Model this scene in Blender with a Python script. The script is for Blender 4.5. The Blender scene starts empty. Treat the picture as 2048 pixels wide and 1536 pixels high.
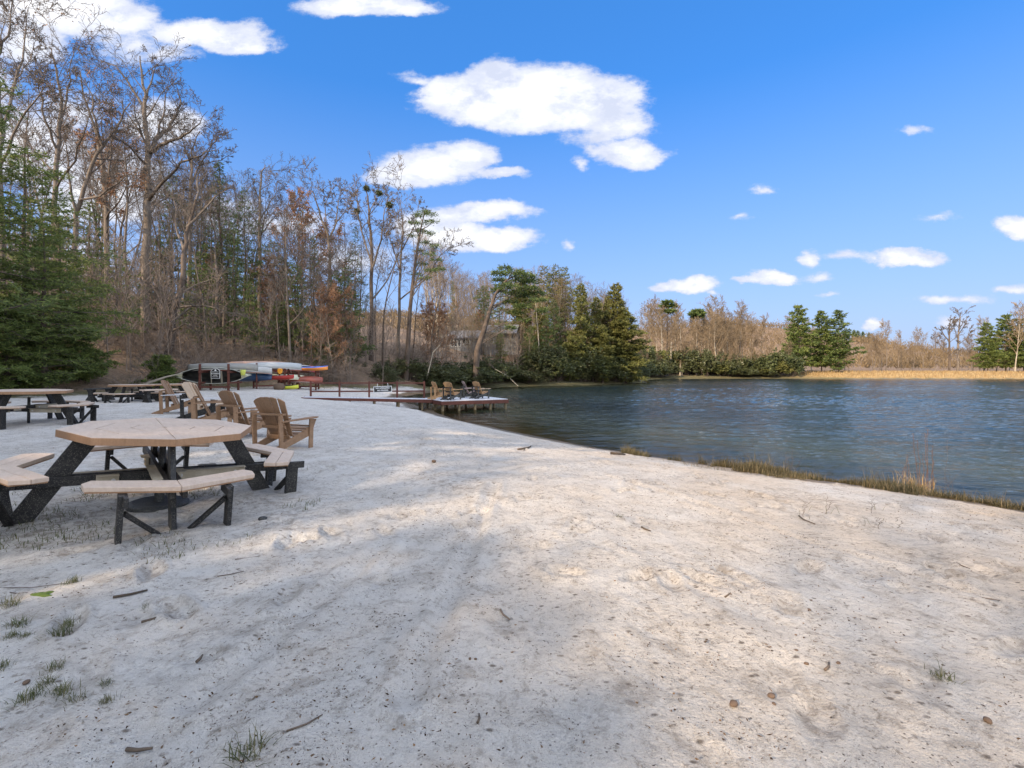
import bpy, bmesh, math, random
import numpy as np
from mathutils import Vector, Matrix, Euler

# ------------------------------------------------------------------ camera, sky, sun, exposure
scene = bpy.context.scene
COL = scene.collection
F = 960.0; HY = 743.0; EYE = 1.3            # focal length in photo pixels, horizon row, eye height
cam_d = bpy.data.cameras.new('camera'); cam = bpy.data.objects.new('camera', cam_d); COL.objects.link(cam)
cam.location = (0, 0, EYE); cam.rotation_euler = (math.radians(90), 0, 0)
cam_d.sensor_width = 36; cam_d.lens = F/2048*36; cam_d.shift_y = -(768-HY)/2048
cam_d.clip_start = 0.05; cam_d.clip_end = 6000
scene.camera = cam
scene.view_settings.view_transform = 'Standard'; scene.view_settings.look = 'None'
scene.view_settings.gamma = 1; scene.view_settings.use_curve_mapping = False
scene.view_settings.exposure = 0.92

SUN_EL = 27.0; SUN_DIR = (-0.66, -0.75)      # horizontal direction towards the sun: behind the viewer, to the left
rot = math.atan2(SUN_DIR[0], SUN_DIR[1])
sun_d = bpy.data.lights.new('sun', 'SUN'); sun = bpy.data.objects.new('sun', sun_d); COL.objects.link(sun)
sun_d.energy = 4.3; sun_d.angle = math.radians(0.6); sun_d.color = (1.0, 0.80, 0.58)
to_sun = Vector((SUN_DIR[0], SUN_DIR[1], 0)).normalized()*math.cos(math.radians(SUN_EL)) + Vector((0, 0, math.sin(math.radians(SUN_EL))))
sun.rotation_euler = to_sun.to_track_quat('Z', 'Y').to_euler()
sun.location = (-20, -20, 30)

world = bpy.data.worlds.new("World"); scene.world = world; world.use_nodes = True
WN = world.node_tree.nodes; WL = world.node_tree.links
class NG:
    """tiny helper to write node graphs as expressions"""
    def __init__(s, tree): s.t = tree; s.n = tree.nodes; s.l = tree.links
    def put(s, inp, v):
        if v is None: return
        if hasattr(v, 'is_output') or isinstance(v, bpy.types.NodeSocket): s.l.new(v, inp)
        else: inp.default_value = v
    def math(s, op, a, b=None, c=None, clamp=False):
        n = s.n.new('ShaderNodeMath'); n.operation = op; n.use_clamp = clamp
        s.put(n.inputs[0], a); s.put(n.inputs[1], b); s.put(n.inputs[2], c); return n.outputs[0]
    def vmath(s, op, a, b=None, out=0):
        n = s.n.new('ShaderNodeVectorMath'); n.operation = op
        s.put(n.inputs[0], a); s.put(n.inputs[1], b); return n.outputs[out]
    def noise(s, vec, scale, detail=4, rough=.55, dist=0, out='Fac', dim='3D'):
        n = s.n.new('ShaderNodeTexNoise'); n.noise_dimensions = dim
        s.put(n.inputs['Vector'], vec); n.inputs['Scale'].default_value = scale
        n.inputs['Detail'].default_value = detail; n.inputs['Roughness'].default_value = rough
        n.inputs['Distortion'].default_value = dist; return n.outputs[out]
    def voronoi(s, vec, scale, feat='F1', out='Distance', rnd=1):
        n = s.n.new('ShaderNodeTexVoronoi'); n.feature = feat
        s.put(n.inputs['Vector'], vec); n.inputs['Scale'].default_value = scale; n.inputs['Randomness'].default_value = rnd
        return n.outputs[out]
    def map(s, v, a, b, c=0., d=1., smooth=False):
        n = s.n.new('ShaderNodeMapRange'); s.put(n.inputs[0], v)
        n.interpolation_type = 'SMOOTHSTEP' if smooth else 'LINEAR'
        for i, x in enumerate((a, b, c, d)): n.inputs[i+1].default_value = x
        return n.outputs[0]
    def mix(s, fac, a, b, mode='MIX'):
        n = s.n.new('ShaderNodeMix'); n.data_type = 'RGBA'; n.blend_type = mode; n.clamp_factor = True
        s.put(n.inputs[0], fac)
        for k, v in ((6, a), (7, b)):
            if isinstance(v, (tuple, list)): n.inputs[k].default_value = (v[0], v[1], v[2], 1)
            else: s.l.new(v, n.inputs[k])
        return n.outputs[2]
    def sep(s, v):
        n = s.n.new('ShaderNodeSeparateXYZ'); s.l.new(v, n.inputs[0]); return n.outputs
    def comb(s, x, y, z):
        n = s.n.new('ShaderNodeCombineXYZ')
        for i, v in enumerate((x, y, z)): s.put(n.inputs[i], v)
        return n.outputs[0]
    def attr(s, name, out='Fac'):
        n = s.n.new('ShaderNodeAttribute'); n.attribute_name = name; return n.outputs[out]
    def bump(s, h, dist=.02, strength=1, normal=None):
        n = s.n.new('ShaderNodeBump'); s.l.new(h, n.inputs['Height']); n.inputs['Distance'].default_value = dist
        n.inputs['Strength'].default_value = strength
        if normal is not None: s.l.new(normal, n.inputs['Normal'])
        return n.outputs[0]

# clouds: (column, row, half width, half height, weight) as directions measured in the photo
CLOUDS = [
 (1080,190,150,62,1.25),(960,205,130,55,1.2),(1200,200,95,50,1.15),(880,195,50,40,1.0),(1090,240,140,40,1.05),(1230,250,70,30,.8),(1000,150,60,30,.9),(1200,275,60,28,.55),
 (825,160,38,13,.6),
 (860,335,110,40,1.15),(800,350,65,26,1.05),(930,315,55,28,.95),(1005,347,50,12,.75),
 (1262,310,66,26,1.1),(1320,305,34,11,.6),(1165,335,14,12,.45),
 (975,428,95,24,1.1),(900,430,60,16,.8),(985,478,90,24,1.2),(900,470,70,28,1.1),(860,450,60,30,.9),
 (1131,489,14,9,.55),(1385,575,48,15,1.1),(1335,573,30,10,.85),(1420,592,14,5,.6),
 (1545,558,42,14,1.1),(1515,563,38,8,.8),(1815,517,66,17,1.15),(1785,523,40,10,.8),(1620,517,30,14,.8),(1700,515,50,9,.5),
 (2040,458,50,24,1.15),(1535,378,15,11,.55),(1630,552,32,7,.55),(1885,596,50,9,.7),(1930,598,40,9,.6),(1745,652,20,10,.9),
 (1830,260,28,9,.5),(1490,438,22,8,.45),(1660,580,22,5,.4),(2025,582,34,8,.6),(1905,645,30,12,.55),(1870,438,40,7,.4),(2010,640,30,8,.5),
 (720,15,130,28,1.0),(800,22,70,16,.8),(680,30,40,10,.6),
 (120,20,170,60,1.2),(200,40,120,45,1.0),(410,70,130,36,1.15),(480,85,70,20,.9),(330,110,70,22,.6),(250,90,60,40,.6),(60,90,90,60,.75),
 (60,300,110,90,1.0),(200,380,150,90,1.0),(330,250,70,40,.85),(130,230,90,50,.6),(560,450,130,40,.6),(450,420,100,40,.5),(700,520,120,40,.5),(100,550,200,100,.6),
 (-150,200,180,200,1.0),
]
def build_world():
    g = NG(world.node_tree); WN.clear()
    out = WN.new('ShaderNodeOutputWorld'); bg = WN.new('ShaderNodeBackground')
    sky = WN.new('ShaderNodeTexSky'); sky.sky_type = 'NISHITA'; sky.sun_disc = False
    sky.sun_elevation = math.radians(SUN_EL); sky.sun_rotation = rot
    sky.air_density = 1.0; sky.dust_density = 0.3; sky.ozone_density = 2.5; sky.altitude = 300
    tc = WN.new('ShaderNodeTexCoord'); d = tc.outputs['Generated']
    x, y, z = g.sep(d)[0:3]
    yy = g.math('MAXIMUM', y, .02)
    u = g.math('DIVIDE', x, yy); v = g.math('DIVIDE', z, yy)
    front = g.map(y, .1, .3)
    p = g.comb(u, g.math('MULTIPLY', v, 1.7), 0)
    n1 = g.noise(p, 7, 9, .62, 0, out='Color'); n2 = g.noise(p, 2.2, 3, .5)
    ns = g.sep(n1)
    uw = g.math('ADD', u, g.math('MULTIPLY', g.math('SUBTRACT', ns[0], .5), .14))
    vw = g.math('ADD', v, g.math('MULTIPLY', g.math('SUBTRACT', ns[1], .5), .06))
    acc = None
    for (cx, cy, a, b, w) in CLOUDS:
        w = w*(.62 if w < .72 else 1)
        u0 = (cx-1024)/F; v0 = (HY-cy)/F
        du = g.math('MULTIPLY', g.math('SUBTRACT', uw, u0), F/(a*(1.13 if a > 70 else 1.3)))
        dv = g.math('SUBTRACT', vw, v0)
        # flatter below than above
        dv = g.math('MULTIPLY', g.math('MAXIMUM', dv, g.math('MULTIPLY', dv, -1.25)), F/(b*(1.10 if a > 70 else 1.35)))
        r = g.math('SQRT', g.math('MULTIPLY_ADD', du, du, g.math('MULTIPLY', dv, dv)))
        c = g.math('MULTIPLY', g.math('SUBTRACT', 1.0, r), w)
        acc = c if acc is None else g.math('SMOOTH_MAX', acc, c, .15)
    fine = g.noise(p, 15, 9, .72)
    acc = g.math('ADD', acc, g.math('MULTIPLY', g.math('SUBTRACT', fine, .5), .75))
    dens = g.map(acc, -.05, .33, 0, 1, True)
    # the rest of the sky (overhead, behind): unseen broken cloud, added bright as neutral fill light
    dd = g.vmath('MULTIPLY', d, (1, 1, 1.6))
    nb = g.noise(dd, 1.7, 8, .6)
    back = g.map(nb, .40, .56, 0, 1, True)
    above = g.map(z, .66, .8)
    off = g.math('MAXIMUM', g.math('SUBTRACT', 1.0, front), above)
    side = g.map(g.math('ABSOLUTE', u), 1.2, 1.6)
    off = g.math('MAXIMUM', off, side)
    dens = g.math('MULTIPLY', dens, g.math('SUBTRACT', 1.0, off))
    dens = g.math('ADD', dens, g.math('MULTIPLY', back, off))
    hsv = WN.new('ShaderNodeHueSaturation'); g.l.new(sky.outputs[0], hsv.inputs['Color'])
    hsv.inputs['Saturation'].default_value = SKY_SAT; hsv.inputs['Value'].default_value = SKY_VAL; hsv.inputs['Hue'].default_value = .5
    sh = g.noise(p, 8, 7, .65)
    ccol = g.mix(g.map(sh, .36, .56), CLOUD_SH, CLOUD_HI)
    ccol = g.mix(g.map(acc, .1, .75), CLOUD_SH, ccol)
    ccol = g.mix(off, ccol, CLOUD_FILL)
    tint = g.mix(1.0, hsv.outputs[0], (1.0, .81, .93), 'MULTIPLY')
    tint = g.mix(.5, tint, (.27, 1.2, 3.35))
    hz = g.mix(g.math('POWER', g.map(z, 0.0, .50, .98, 0), 1.15), tint, HAZE_C)
    colr = g.mix(g.math('MULTIPLY', dens, .97), hz, ccol)
    g.l.new(colr, bg.inputs['Color']); bg.inputs['Strength'].default_value = 0.15
    g.l.new(bg.outputs[0], out.inputs['Surface'])
SKY_SAT = 1.33; SKY_VAL = 1.0
CLOUD_HI = (4.3, 4.3, 4.4); CLOUD_SH = (2.6, 2.8, 3.4); CLOUD_FILL = (8.7, 9.2, 9.9); HAZE_C = (1.5, 2.05, 3.1)
world.cycles.sampling_method = "MANUAL"; world.cycles.sample_map_resolution = 256
build_world()
random.seed(4); rng = np.random.default_rng(7)
# ------------------------------------------------------------------ helpers
def tag(o, label=None, cat=None, group=None, kind=None):
    if label: o['label'] = label
    if cat: o['category'] = cat
    if group: o['group'] = group
    if kind: o['kind'] = kind
    return o
def empty(name, loc=(0, 0, 0), rz=0, sc=1, **kw):
    o = bpy.data.objects.new(name, None); COL.objects.link(o); o.location = loc
    o.rotation_euler = (0, 0, rz); o.scale = (sc,)*3 if not isinstance(sc, tuple) else sc
    o.empty_display_size = .2
    return tag(o, **kw)
def link(name, me, parent=None, mat=None):
    o = bpy.data.objects.new(name, me); COL.objects.link(o)
    if mat is not None and len(me.materials) == 0: me.materials.append(mat)
    if parent is not None: o.parent = parent
    return o
KIDS = {}
def children(o):
    return [c for c in o.children]
def copy_tree(o, parent=None, kids=None):
    c = o.copy(); COL.objects.link(c); c.parent = parent
    for ch in o.children: copy_tree(ch, c)
    return c
def np_mesh(name, V, quads=None, tris=None, smooth=False, attrs=None):
    me = bpy.data.meshes.new(name)
    V = np.asarray(V, np.float32).reshape(-1, 3)
    nq = 0 if quads is None else len(quads); nt = 0 if tris is None else len(tris)
    loops = []
    if nq: loops.append(np.asarray(quads, np.int32).ravel())
    if nt: loops.append(np.asarray(tris, np.int32).ravel())
    loops = np.concatenate(loops)
    me.vertices.add(len(V)); me.vertices.foreach_set('co', V.ravel())
    me.loops.add(len(loops)); me.loops.foreach_set('vertex_index', loops)
    me.polygons.add(nq+nt)
    st = np.concatenate([np.arange(nq)*4, nq*4+np.arange(nt)*3]).astype(np.int32)
    me.polygons.foreach_set('loop_start', st)
    if smooth: me.polygons.foreach_set('use_smooth', np.ones(nq+nt, bool))
    if attrs:
        for k, a in attrs.items():
            at = me.attributes.new(k, 'FLOAT', 'POINT'); at.data.foreach_set('value', np.asarray(a, np.float32))
    me.update(calc_edges=True)
    return me
class BM:
    """collects bevelled boards, tubes and prisms into one mesh"""
    def __init__(s): s.bm = bmesh.new()
    def merge(s, b, M):
        b.transform(M); me = bpy.data.meshes.new('tmp'); b.to_mesh(me); s.bm.from_mesh(me); bpy.data.meshes.remove(me); b.free(); return s
    def box(s, c, size, rot=(0, 0, 0), bev=.004, M=None):
        b = bmesh.new(); bmesh.ops.create_cube(b, size=1)
        for v in b.verts: v.co = Vector((v.co.x*size[0], v.co.y*size[1], v.co.z*size[2]))
        if bev: bmesh.ops.bevel(b, geom=b.edges[:], offset=min(bev, min(size)*.4), segments=1, affect='EDGES')
        T = Matrix.Translation(c) @ Euler(rot).to_matrix().to_4x4()
        if M is not None: T = M @ T
        return s.merge(b, T)
    def beam(s, p0, p1, w, t, up=(0, 0, 1), bev=.003):
        """board from p0 to p1, w = size along 'up', t = thickness"""
        p0 = Vector(p0); p1 = Vector(p1); d = p1-p0; L = d.length; x = d/L
        up = Vector(up); y = up.cross(x)
        if y.length < 1e-4: y = Vector((0, 1, 0)).cross(x)
        y.normalize(); z = x.cross(y)
        R = Matrix((x, y, z)).transposed().to_4x4()
        return s.box((0, 0, 0), (L, t, w), (0, 0, 0), bev, Matrix.Translation((p0+p1)/2) @ R)
    def prism(s, pts, z0, z1, bev=.004, M=None):
        b = bmesh.new(); vs = [b.verts.new((p[0], p[1], z0)) for p in pts]
        f = b.faces.new(vs); r = bmesh.ops.extrude_face_region(b, geom=[f])
        for v in r['geom']:
            if isinstance(v, bmesh.types.BMVert): v.co.z = z1
        bmesh.ops.recalc_face_normals(b, faces=b.faces[:])
        if bev: bmesh.ops.bevel(b, geom=b.edges[:], offset=bev, segments=1, affect='EDGES')
        return s.merge(b, M if M is not None else Matrix.Identity(4))
    def tube(s, pts, rad, n=8):
        pts = [Vector(p) for p in pts]; rad = rad if isinstance(rad, (list, tuple)) else [rad]*len(pts)
        b = s.bm; rings = []
        for i, p in enumerate(pts):
            d = (pts[min(i+1, len(pts)-1)]-pts[max(i-1, 0)]).normalized()
            a = d.cross(Vector((0, 0, 1))); a = a.normalized() if a.length > .05 else Vector((1, 0, 0)); c = d.cross(a)
            rings.append([b.verts.new(p+rad[i]*(math.cos(2*math.pi*k/n)*a+math.sin(2*math.pi*k/n)*c)) for k in range(n)])
        for i in range(len(rings)-1):
            for k in range(n): b.faces.new((rings[i][k], rings[i][(k+1) % n], rings[i+1][(k+1) % n], rings[i+1][k]))
        b.faces.new(rings[0][::-1]); b.faces.new(rings[-1]); return s
    def build(s, name, mat, parent=None, smooth=False):
        me = bpy.data.meshes.new(name); bmesh.ops.recalc_face_normals(s.bm, faces=s.bm.faces[:])
        s.bm.to_mesh(me); s.bm.free()
        if smooth:
            me.polygons.foreach_set('use_smooth', np.ones(len(me.polygons), bool))
        return link(name, me, parent, mat)
# ---- numpy value noise
def _hash(ix, iy, s):
    n = (ix.astype(np.int64)*374761393 + iy.astype(np.int64)*668265263 + s*1442695041) & 0x7fffffff
    n = ((n ^ (n >> 13))*1274126177) & 0x7fffffff
    n = ((n ^ (n >> 16))*668265263) & 0x7fffffff
    return n/float(0x7fffffff)
def vnoise(x, y, s=0):
    ix = np.floor(x); iy = np.floor(y); fx = x-ix; fy = y-iy
    fx = fx*fx*fx*(fx*(fx*6-15)+10); fy = fy*fy*fy*(fy*(fy*6-15)+10)
    a = _hash(ix, iy, s); b = _hash(ix+1, iy, s); c = _hash(ix, iy+1, s); d = _hash(ix+1, iy+1, s)
    return (a*(1-fx)+b*fx)*(1-fy)+(c*(1-fx)+d*fx)*fy
def fbm(x, y, o=4, s=0, g=.5):
    t = 0; A = 1; N = 0
    x = x*.8+y*.6; y = y*.8-x*.6
    for i in range(o): t = t+A*(vnoise(x, y, s+i)-.5); N += A; A *= g; x, y = x*1.62-y*1.21, x*1.21+y*1.62
    return t/N*2
# ------------------------------------------------------------------ the lie of the land
LAKE_Z = -0.8
R0x, R0y = -4.55, 26.75; RDx, RDy = -.9517, -.307      # the ramp's line down from the beach
LAKE = np.array([(60,-34),(20,-5),(12,2.7),(7.6,7.15),(4.96,10),(2.2,12.84),(-.4,16.9),(-3,21.5),(-5.6,28),(-7.5,31.5),(-9.6,36),(-9.6,44),
  (-8.2,52),(-5,60),(-.3,67),(9.8,74.6),(18,81),(24,90),(28,110),(36,132),(46,141),(70,145),(85,142),(96,136),(160,133),(300,128),(420,60),(340,-60)], float)
WOOD = np.array([(-90,2),(-32,9),(-21.5,19),(-19.5,24),(-19,29),(-18,33.5),(-14.5,38),(-12.4,43),(-10.5,50),(-6.5,60),(-1.2,68.6),(9.2,76.3),(17.3,82.5),(23,92),(27,112),(35,134),(45.4,142.6),(70,147),(86,158),(110,160),(170,160),(320,168)], float)
def poly_dist(x, y, P, closed):
    x = np.asarray(x, float); y = np.asarray(y, float)
    best = np.full(x.shape, 1e18); sgn = np.zeros(x.shape); inside = np.zeros(x.shape, bool)
    n = len(P); m = n if closed else n-1
    for i in range(m):
        x0, y0 = P[i]; x1, y1 = P[(i+1) % n]; dx = x1-x0; dy = y1-y0
        t = np.clip(((x-x0)*dx+(y-y0)*dy)/(dx*dx+dy*dy), 0, 1)
        d = (x-x0-t*dx)**2+(y-y0-t*dy)**2
        cr = dx*(y-y0)-dy*(x-x0)
        sgn = np.where(d < best, np.sign(cr), sgn); best = np.minimum(best, d)
        if closed:
            c = ((y0 <= y) != (y1 <= y)); xi = x0+(y-y0)/(dy if dy else 1e-9)*dx
            inside ^= (c & (x < xi))
    d = np.sqrt(best)
    return np.where(inside, -d, d) if closed else d*sgn
def shore_d(x, y): return poly_dist(x, y, LAKE, True)+fbm(np.asarray(x)*.35, np.asarray(y)*.35, 3, 5)*.35
def wood_d(x, y): return poly_dist(x, y, WOOD, False)       # positive inside the woods
def height(x, y):
    x = np.asarray(x, float); y = np.asarray(y, float)
    d = shore_d(x, y); w = wood_d(x, y)
    L = 8.5
    t = np.clip(d/L, 0, 1)
    z = np.where(d > 0, LAKE_Z+.8*t*(2-t), LAKE_Z+np.maximum(d*.13, -3.5))
    z = z+np.clip((-x-3)/16, 0, 1)*.13*t                                     # beach climbs a little to the left
    near = np.clip(1-np.hypot(x, y)/40, 0, 1)*t
    z = z+fbm(x*.28, y*.28, 3, 11)*.05*near
    dam = np.clip((x-78)/16, 0, 1)*np.clip(y/60, 0, 1); dd = np.clip(d/13, 0, 1)
    z = z+dam*(1.55*dd*dd*(3-2*dd)-.8*np.clip(d/8.5, 0, 1))*(d > 0)
    amp = np.interp(x, [-90, -40, -15, 0, 25, 50, 90, 130], [17, 15, 12, 8.5, 6, 5, 1, .5]); s = np.interp(x, [-40, 0, 40], [48, 30, 30])
    ww = np.maximum(w, 0)
    z = z+amp*(1-np.exp(-ww/s))*np.clip(ww/6, 0, 1)
    z = z+fbm(x*.05, y*.05, 3, 21)*np.clip(ww/20, 0, 1)*1.6*np.clip((110-x)/60, 0.1, 1)
    rx = np.abs((x-R0x)*RDy-(y-R0y)*RDx); rl = (x-R0x)*RDx+(y-R0y)*RDy
    z = z-.17*np.exp(-(rx/1.6)**4)*np.clip((rl+.5)/1, 0, 1)*np.clip((7.2-rl)/1.5, 0, 1)*(d > 0)
    # distant ridges
    def ridge(cx, cy, sx, sy, h, a=0):
        c, sn = math.cos(a), math.sin(a); u = (x-cx)*c+(y-cy)*sn; v = -(x-cx)*sn+(y-cy)*c
        return h*np.exp(-(u/sx)**2-(v/sy)**2)
    z = z+ridge(190, 420, 95, 90, 31)+ridge(290, 400, 90, 80, 9)+ridge(420, 400, 140, 100, 7)+ridge(0, 420, 160, 120, 26)+ridge(-300, 330, 200, 150, 30)
    return z
def h1(x, y): return float(height(np.array([x]), np.array([y]))[0])
def ray(px, py, maxd=400):
    """world point where the line of sight through a photo pixel meets the land"""
    t = np.concatenate([np.arange(1, 40, .05), np.arange(40, maxd, .25)])
    X = (px-1024)/F*t; Z = EYE-(py-HY)/F*t; H = np.maximum(height(X, t), LAKE_Z)
    i = np.argmax(Z < H)
    return (float(X[i]), float(t[i]), float(H[i]))
def wx(px, Y): return (px-1024)/F*Y
def wz(py, Y): return EYE-(py-HY)/F*Y
# ------------------------------------------------------------------ materials
def mat(name, fn):
    m = bpy.data.materials.new(name); m.use_nodes = True; g = NG(m.node_tree); g.n.clear()
    out = g.n.new('ShaderNodeOutputMaterial'); g.out = out
    b = g.n.new('ShaderNodeBsdfPrincipled'); g.b = b
    g.l.new(b.outputs[0], out.inputs['Surface'])
    b.inputs['Specular IOR Level'].default_value = .3
    g.tc = g.n.new('ShaderNodeTexCoord'); g.o = g.tc.outputs['Object']
    g.geo = g.n.new('ShaderNodeNewGeometry'); g.pos = g.geo.outputs['Position']
    g.oi = g.n.new('ShaderNodeObjectInfo'); g.rnd = g.oi.outputs['Random']
    fn(g, b); return m
def setc(g, b, c, rough=.7, normal=None):
    if isinstance(c, (tuple, list)): b.inputs['Base Color'].default_value = (*c, 1)
    else: g.l.new(c, b.inputs['Base Color'])
    if hasattr(rough, 'is_output') or isinstance(rough, bpy.types.NodeSocket): g.l.new(rough, b.inputs['Roughness'])
    else: b.inputs['Roughness'].default_value = rough
    if normal is not None: g.l.new(normal, b.inputs['Normal'])
def m_wood(c1, c2, scale=(3, 40, 40), rough=.65, bump=.0015, dirt=.25, dcol=(.08, .07, .06)):
    def fn(g, b):
        v = g.vmath('MULTIPLY', g.o, scale)
        n = g.noise(v, 1.0, 5, .6); n2 = g.noise(g.o, 2.3, 4, .6); n3 = g.noise(g.o, 60, 3, .6)
        c = g.mix(g.map(n, .3, .7), c1, c2)
        c = g.mix(g.math('MULTIPLY', g.map(n2, .5, .75), dirt), c, dcol)
        c = g.mix(g.map(n3, .3, .8, 0, .35), c, tuple(k*.62 for k in c1))
        setc(g, b, c, rough, g.bump(n, bump*2, .6))
    return fn
def m_plastic(c, flecks=0, dirt=.3):
    """recycled black lumber with pale flecks and sand dust"""
    def fn(g, b):
        n2 = g.noise(g.o, 4, 5, .65); col = g.mix(g.map(n2, .45, .8, 0, dirt), c, (.22, .2, .17))
        if flecks:
            vo = g.voronoi(g.o, 165); r = g.noise(g.o, 50, 2, .5)
            k = g.math('MULTIPLY', g.map(vo, .34, .2), g.map(r, .42, .52))
            col = g.mix(g.math('MULTIPLY', k, flecks), col, (.55, .5, .42))
        setc(g, b, col, .55, g.bump(g.noise(g.o, 90, 3), .001, .5))
    return fn
def m_paint(c, rough=.35, dirt=.25, dcol=(.16, .14, .11), spec=.45):
    def fn(g, b):
        n = g.noise(g.o, 3.1, 5, .65); n2 = g.noise(g.vmath('MULTIPLY', g.o, (2, 14, 14)), 1, 4, .6)
        col = g.mix(g.map(n, .42, .75, 0, dirt), c, dcol); col = g.mix(g.map(n2, .5, .8, 0, dirt), col, tuple(k*.6 for k in c))
        setc(g, b, col, rough); b.inputs['Specular IOR Level'].default_value = spec
    return fn
def m_bark(c1, c2, moss=None):
    def fn(g, b):
        v = g.vmath('MULTIPLY', g.pos, (5, 5, 1.1)); n = g.noise(v, 1.6, 5, .65, .4); n2 = g.noise(g.pos, .6, 3)
        c = g.mix(g.map(n, .32, .68), c1, c2)
        c = g.mix(g.map(n2, .45, .7, 0, .5), c, tuple(k*1.5 for k in c2))
        c = g.mix(g.math('MULTIPLY', g.rnd, .45), c, tuple(k*.55 for k in c1))
        setc(g, b, c, .9, g.bump(n, .02, .8))
    return fn
def m_leaf(dark, mid, light, rough=.6, trans=.25, vary=.35, tint2=None):
    def fn(g, b):
        t = g.attr('tint'); n = g.noise(g.pos, .9, 3, .6)
        c = g.mix(g.map(n, .35, .65), dark, mid); c = g.mix(g.map(t, .35, 1.0, 0, .9), c, light)
        if tint2: c = g.mix(g.math('MULTIPLY', g.rnd, vary), c, tint2)
        setc(g, b, c, rough)
        tr = g.n.new('ShaderNodeBsdfTranslucent'); g.l.new(c, tr.inputs[0]); mx = g.n.new('ShaderNodeMixShader'); mx.inputs[0].default_value = trans
        g.l.new(b.outputs[0], mx.inputs[1]); g.l.new(tr.outputs[0], mx.inputs[2]); g.l.new(mx.outputs[0], g.out.inputs[0])
    return fn
M = {}
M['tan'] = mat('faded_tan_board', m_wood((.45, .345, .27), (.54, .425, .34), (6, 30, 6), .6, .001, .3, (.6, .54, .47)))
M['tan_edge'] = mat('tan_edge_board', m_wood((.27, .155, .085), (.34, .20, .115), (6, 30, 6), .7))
M['chair'] = mat('chair_wood', m_wood((.20, .115, .062), (.30, .18, .105), (12, 60, 12), .6, .001, .3, (.34, .24, .16)))
M['chair_pale'] = mat('pale_chair_wood', m_wood((.45, .32, .21), (.54, .40, .27), (12, 60, 12), .6))
M['chair_orange'] = mat('orange_tan_lumber', m_wood((.44, .25, .12), (.55, .34, .17), (12, 60, 12), .55))
M['chair_pink'] = mat('weathered_pinkish_lumber', m_wood((.36, .26, .235), (.44, .33, .30), (12, 60, 12), .65))
M['black'] = mat('black_recycled_lumber', m_plastic((.010, .010, .011), .36, .12))
M['black2'] = mat('dusty_black_lumber', m_plastic((.02, .022, .024), .35, .3))
M['oldwood'] = mat('weathered_grey_beam', m_wood((.30, .26, .19), (.42, .37, .29), (5, 40, 5), .8, .002, .35))
M['redwood'] = mat('red_stained_timber', m_wood((.10, .033, .024), (.145, .055, .04), (4, 30, 30), .75, .002, .45, (.06, .03, .02)))
M['deck'] = mat('pale_sandy_deck', m_wood((.50, .50, .52), (.62, .61, .62), (4, 30, 4), .8))
M['pile'] = mat('wet_wood_pile', m_wood((.17, .125, .07), (.26, .2, .12), (20, 20, 3), .8))
M['metal'] = mat('galvanised_bolt', lambda g, b: (setc(g, b, (.45, .45, .44), .45), b.inputs['Metallic'].__setattr__('default_value', .7)))
M['white'] = mat('white_sign_paint', m_paint((.75, .75, .73), .5, .15))
M['sign'] = mat('black_sign_panel', m_paint((.018, .016, .015), .5, .1))
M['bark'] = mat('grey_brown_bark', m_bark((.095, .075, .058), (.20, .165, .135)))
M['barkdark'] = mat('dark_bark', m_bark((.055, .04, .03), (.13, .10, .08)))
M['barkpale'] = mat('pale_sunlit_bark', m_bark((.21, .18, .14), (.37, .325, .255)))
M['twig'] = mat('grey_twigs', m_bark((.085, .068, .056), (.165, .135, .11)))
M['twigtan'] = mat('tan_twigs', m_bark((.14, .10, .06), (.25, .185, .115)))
M['brush'] = mat('brushwood', m_bark((.14, .108, .085), (.25, .20, .165)))
M['pine'] = mat('pine_needles', m_leaf((.05, .078, .026), (.10, .14, .036), (.21, .25, .07), .55, .35, .45, (.06, .11, .05)))
M['pinenear'] = mat('hemlock_needles', m_leaf((.06, .09, .026), (.135, .175, .042), (.29, .32, .085), .55, .42, .35, (.07, .12, .05)))
M['pinebrown'] = mat('bronzed_needles', m_leaf((.07, .085, .026), (.14, .155, .04), (.27, .26, .08), .6, .35, .3, (.16, .13, .04)))
M['rhodo'] = mat('rhododendron_leaves', m_leaf((.022, .032, .013), (.05, .068, .024), (.17, .19, .07), .4, .25, .5, (.09, .085, .04)))
M['brownleaf'] = mat('withered_brown_leaves', m_leaf((.20, .10, .055), (.30, .16, .085), (.42, .26, .15), .8, .3, .3, (.26, .12, .06)))
M['drygrass'] = mat('dry_golden_grass', m_leaf((.26, .16, .07), (.36, .245, .11), (.50, .37, .19), .8, .3, 0))
M['shoregrass'] = mat('shore_grass_blades', m_leaf((.035, .036, .015), (.085, .072, .032), (.24, .18, .10), .7, .3, 0))
M['tuft'] = mat('tuft_grass_blades', m_leaf((.05, .065, .022), (.09, .11, .035), (.22, .19, .10), .7, .3, .3, (.16, .13, .07)))
M['debris'] = mat('bark_and_leaf_bits', m_leaf((.03, .018, .01), (.07, .045, .028), (.20, .12, .06), .85, .1, 0))
M['stick'] = mat('fallen_stick_bark', m_bark((.06, .045, .032), (.16, .12, .09)))
M['stone'] = mat('brown_stone', lambda g, b: setc(g, b, g.mix(g.noise(g.o, 25, 4), (.06, .038, .025), (.17, .115, .08)), .8, g.bump(g.noise(g.o, 40, 4), .004)))
M['palestone'] = mat('pale_stone', lambda g, b: setc(g, b, g.mix(g.noise(g.o, 4, 5), (.30, .27, .22), (.5, .46, .4)), .85, g.bump(g.noise(g.o, 6, 4), .03)))
M['moss'] = mat('green_moss', lambda g, b: setc(g, b, g.mix(g.noise(g.o, 60, 4), (.04, .07, .012), (.13, .17, .03)), .9, g.bump(g.noise(g.o, 90, 3), .01)))

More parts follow.
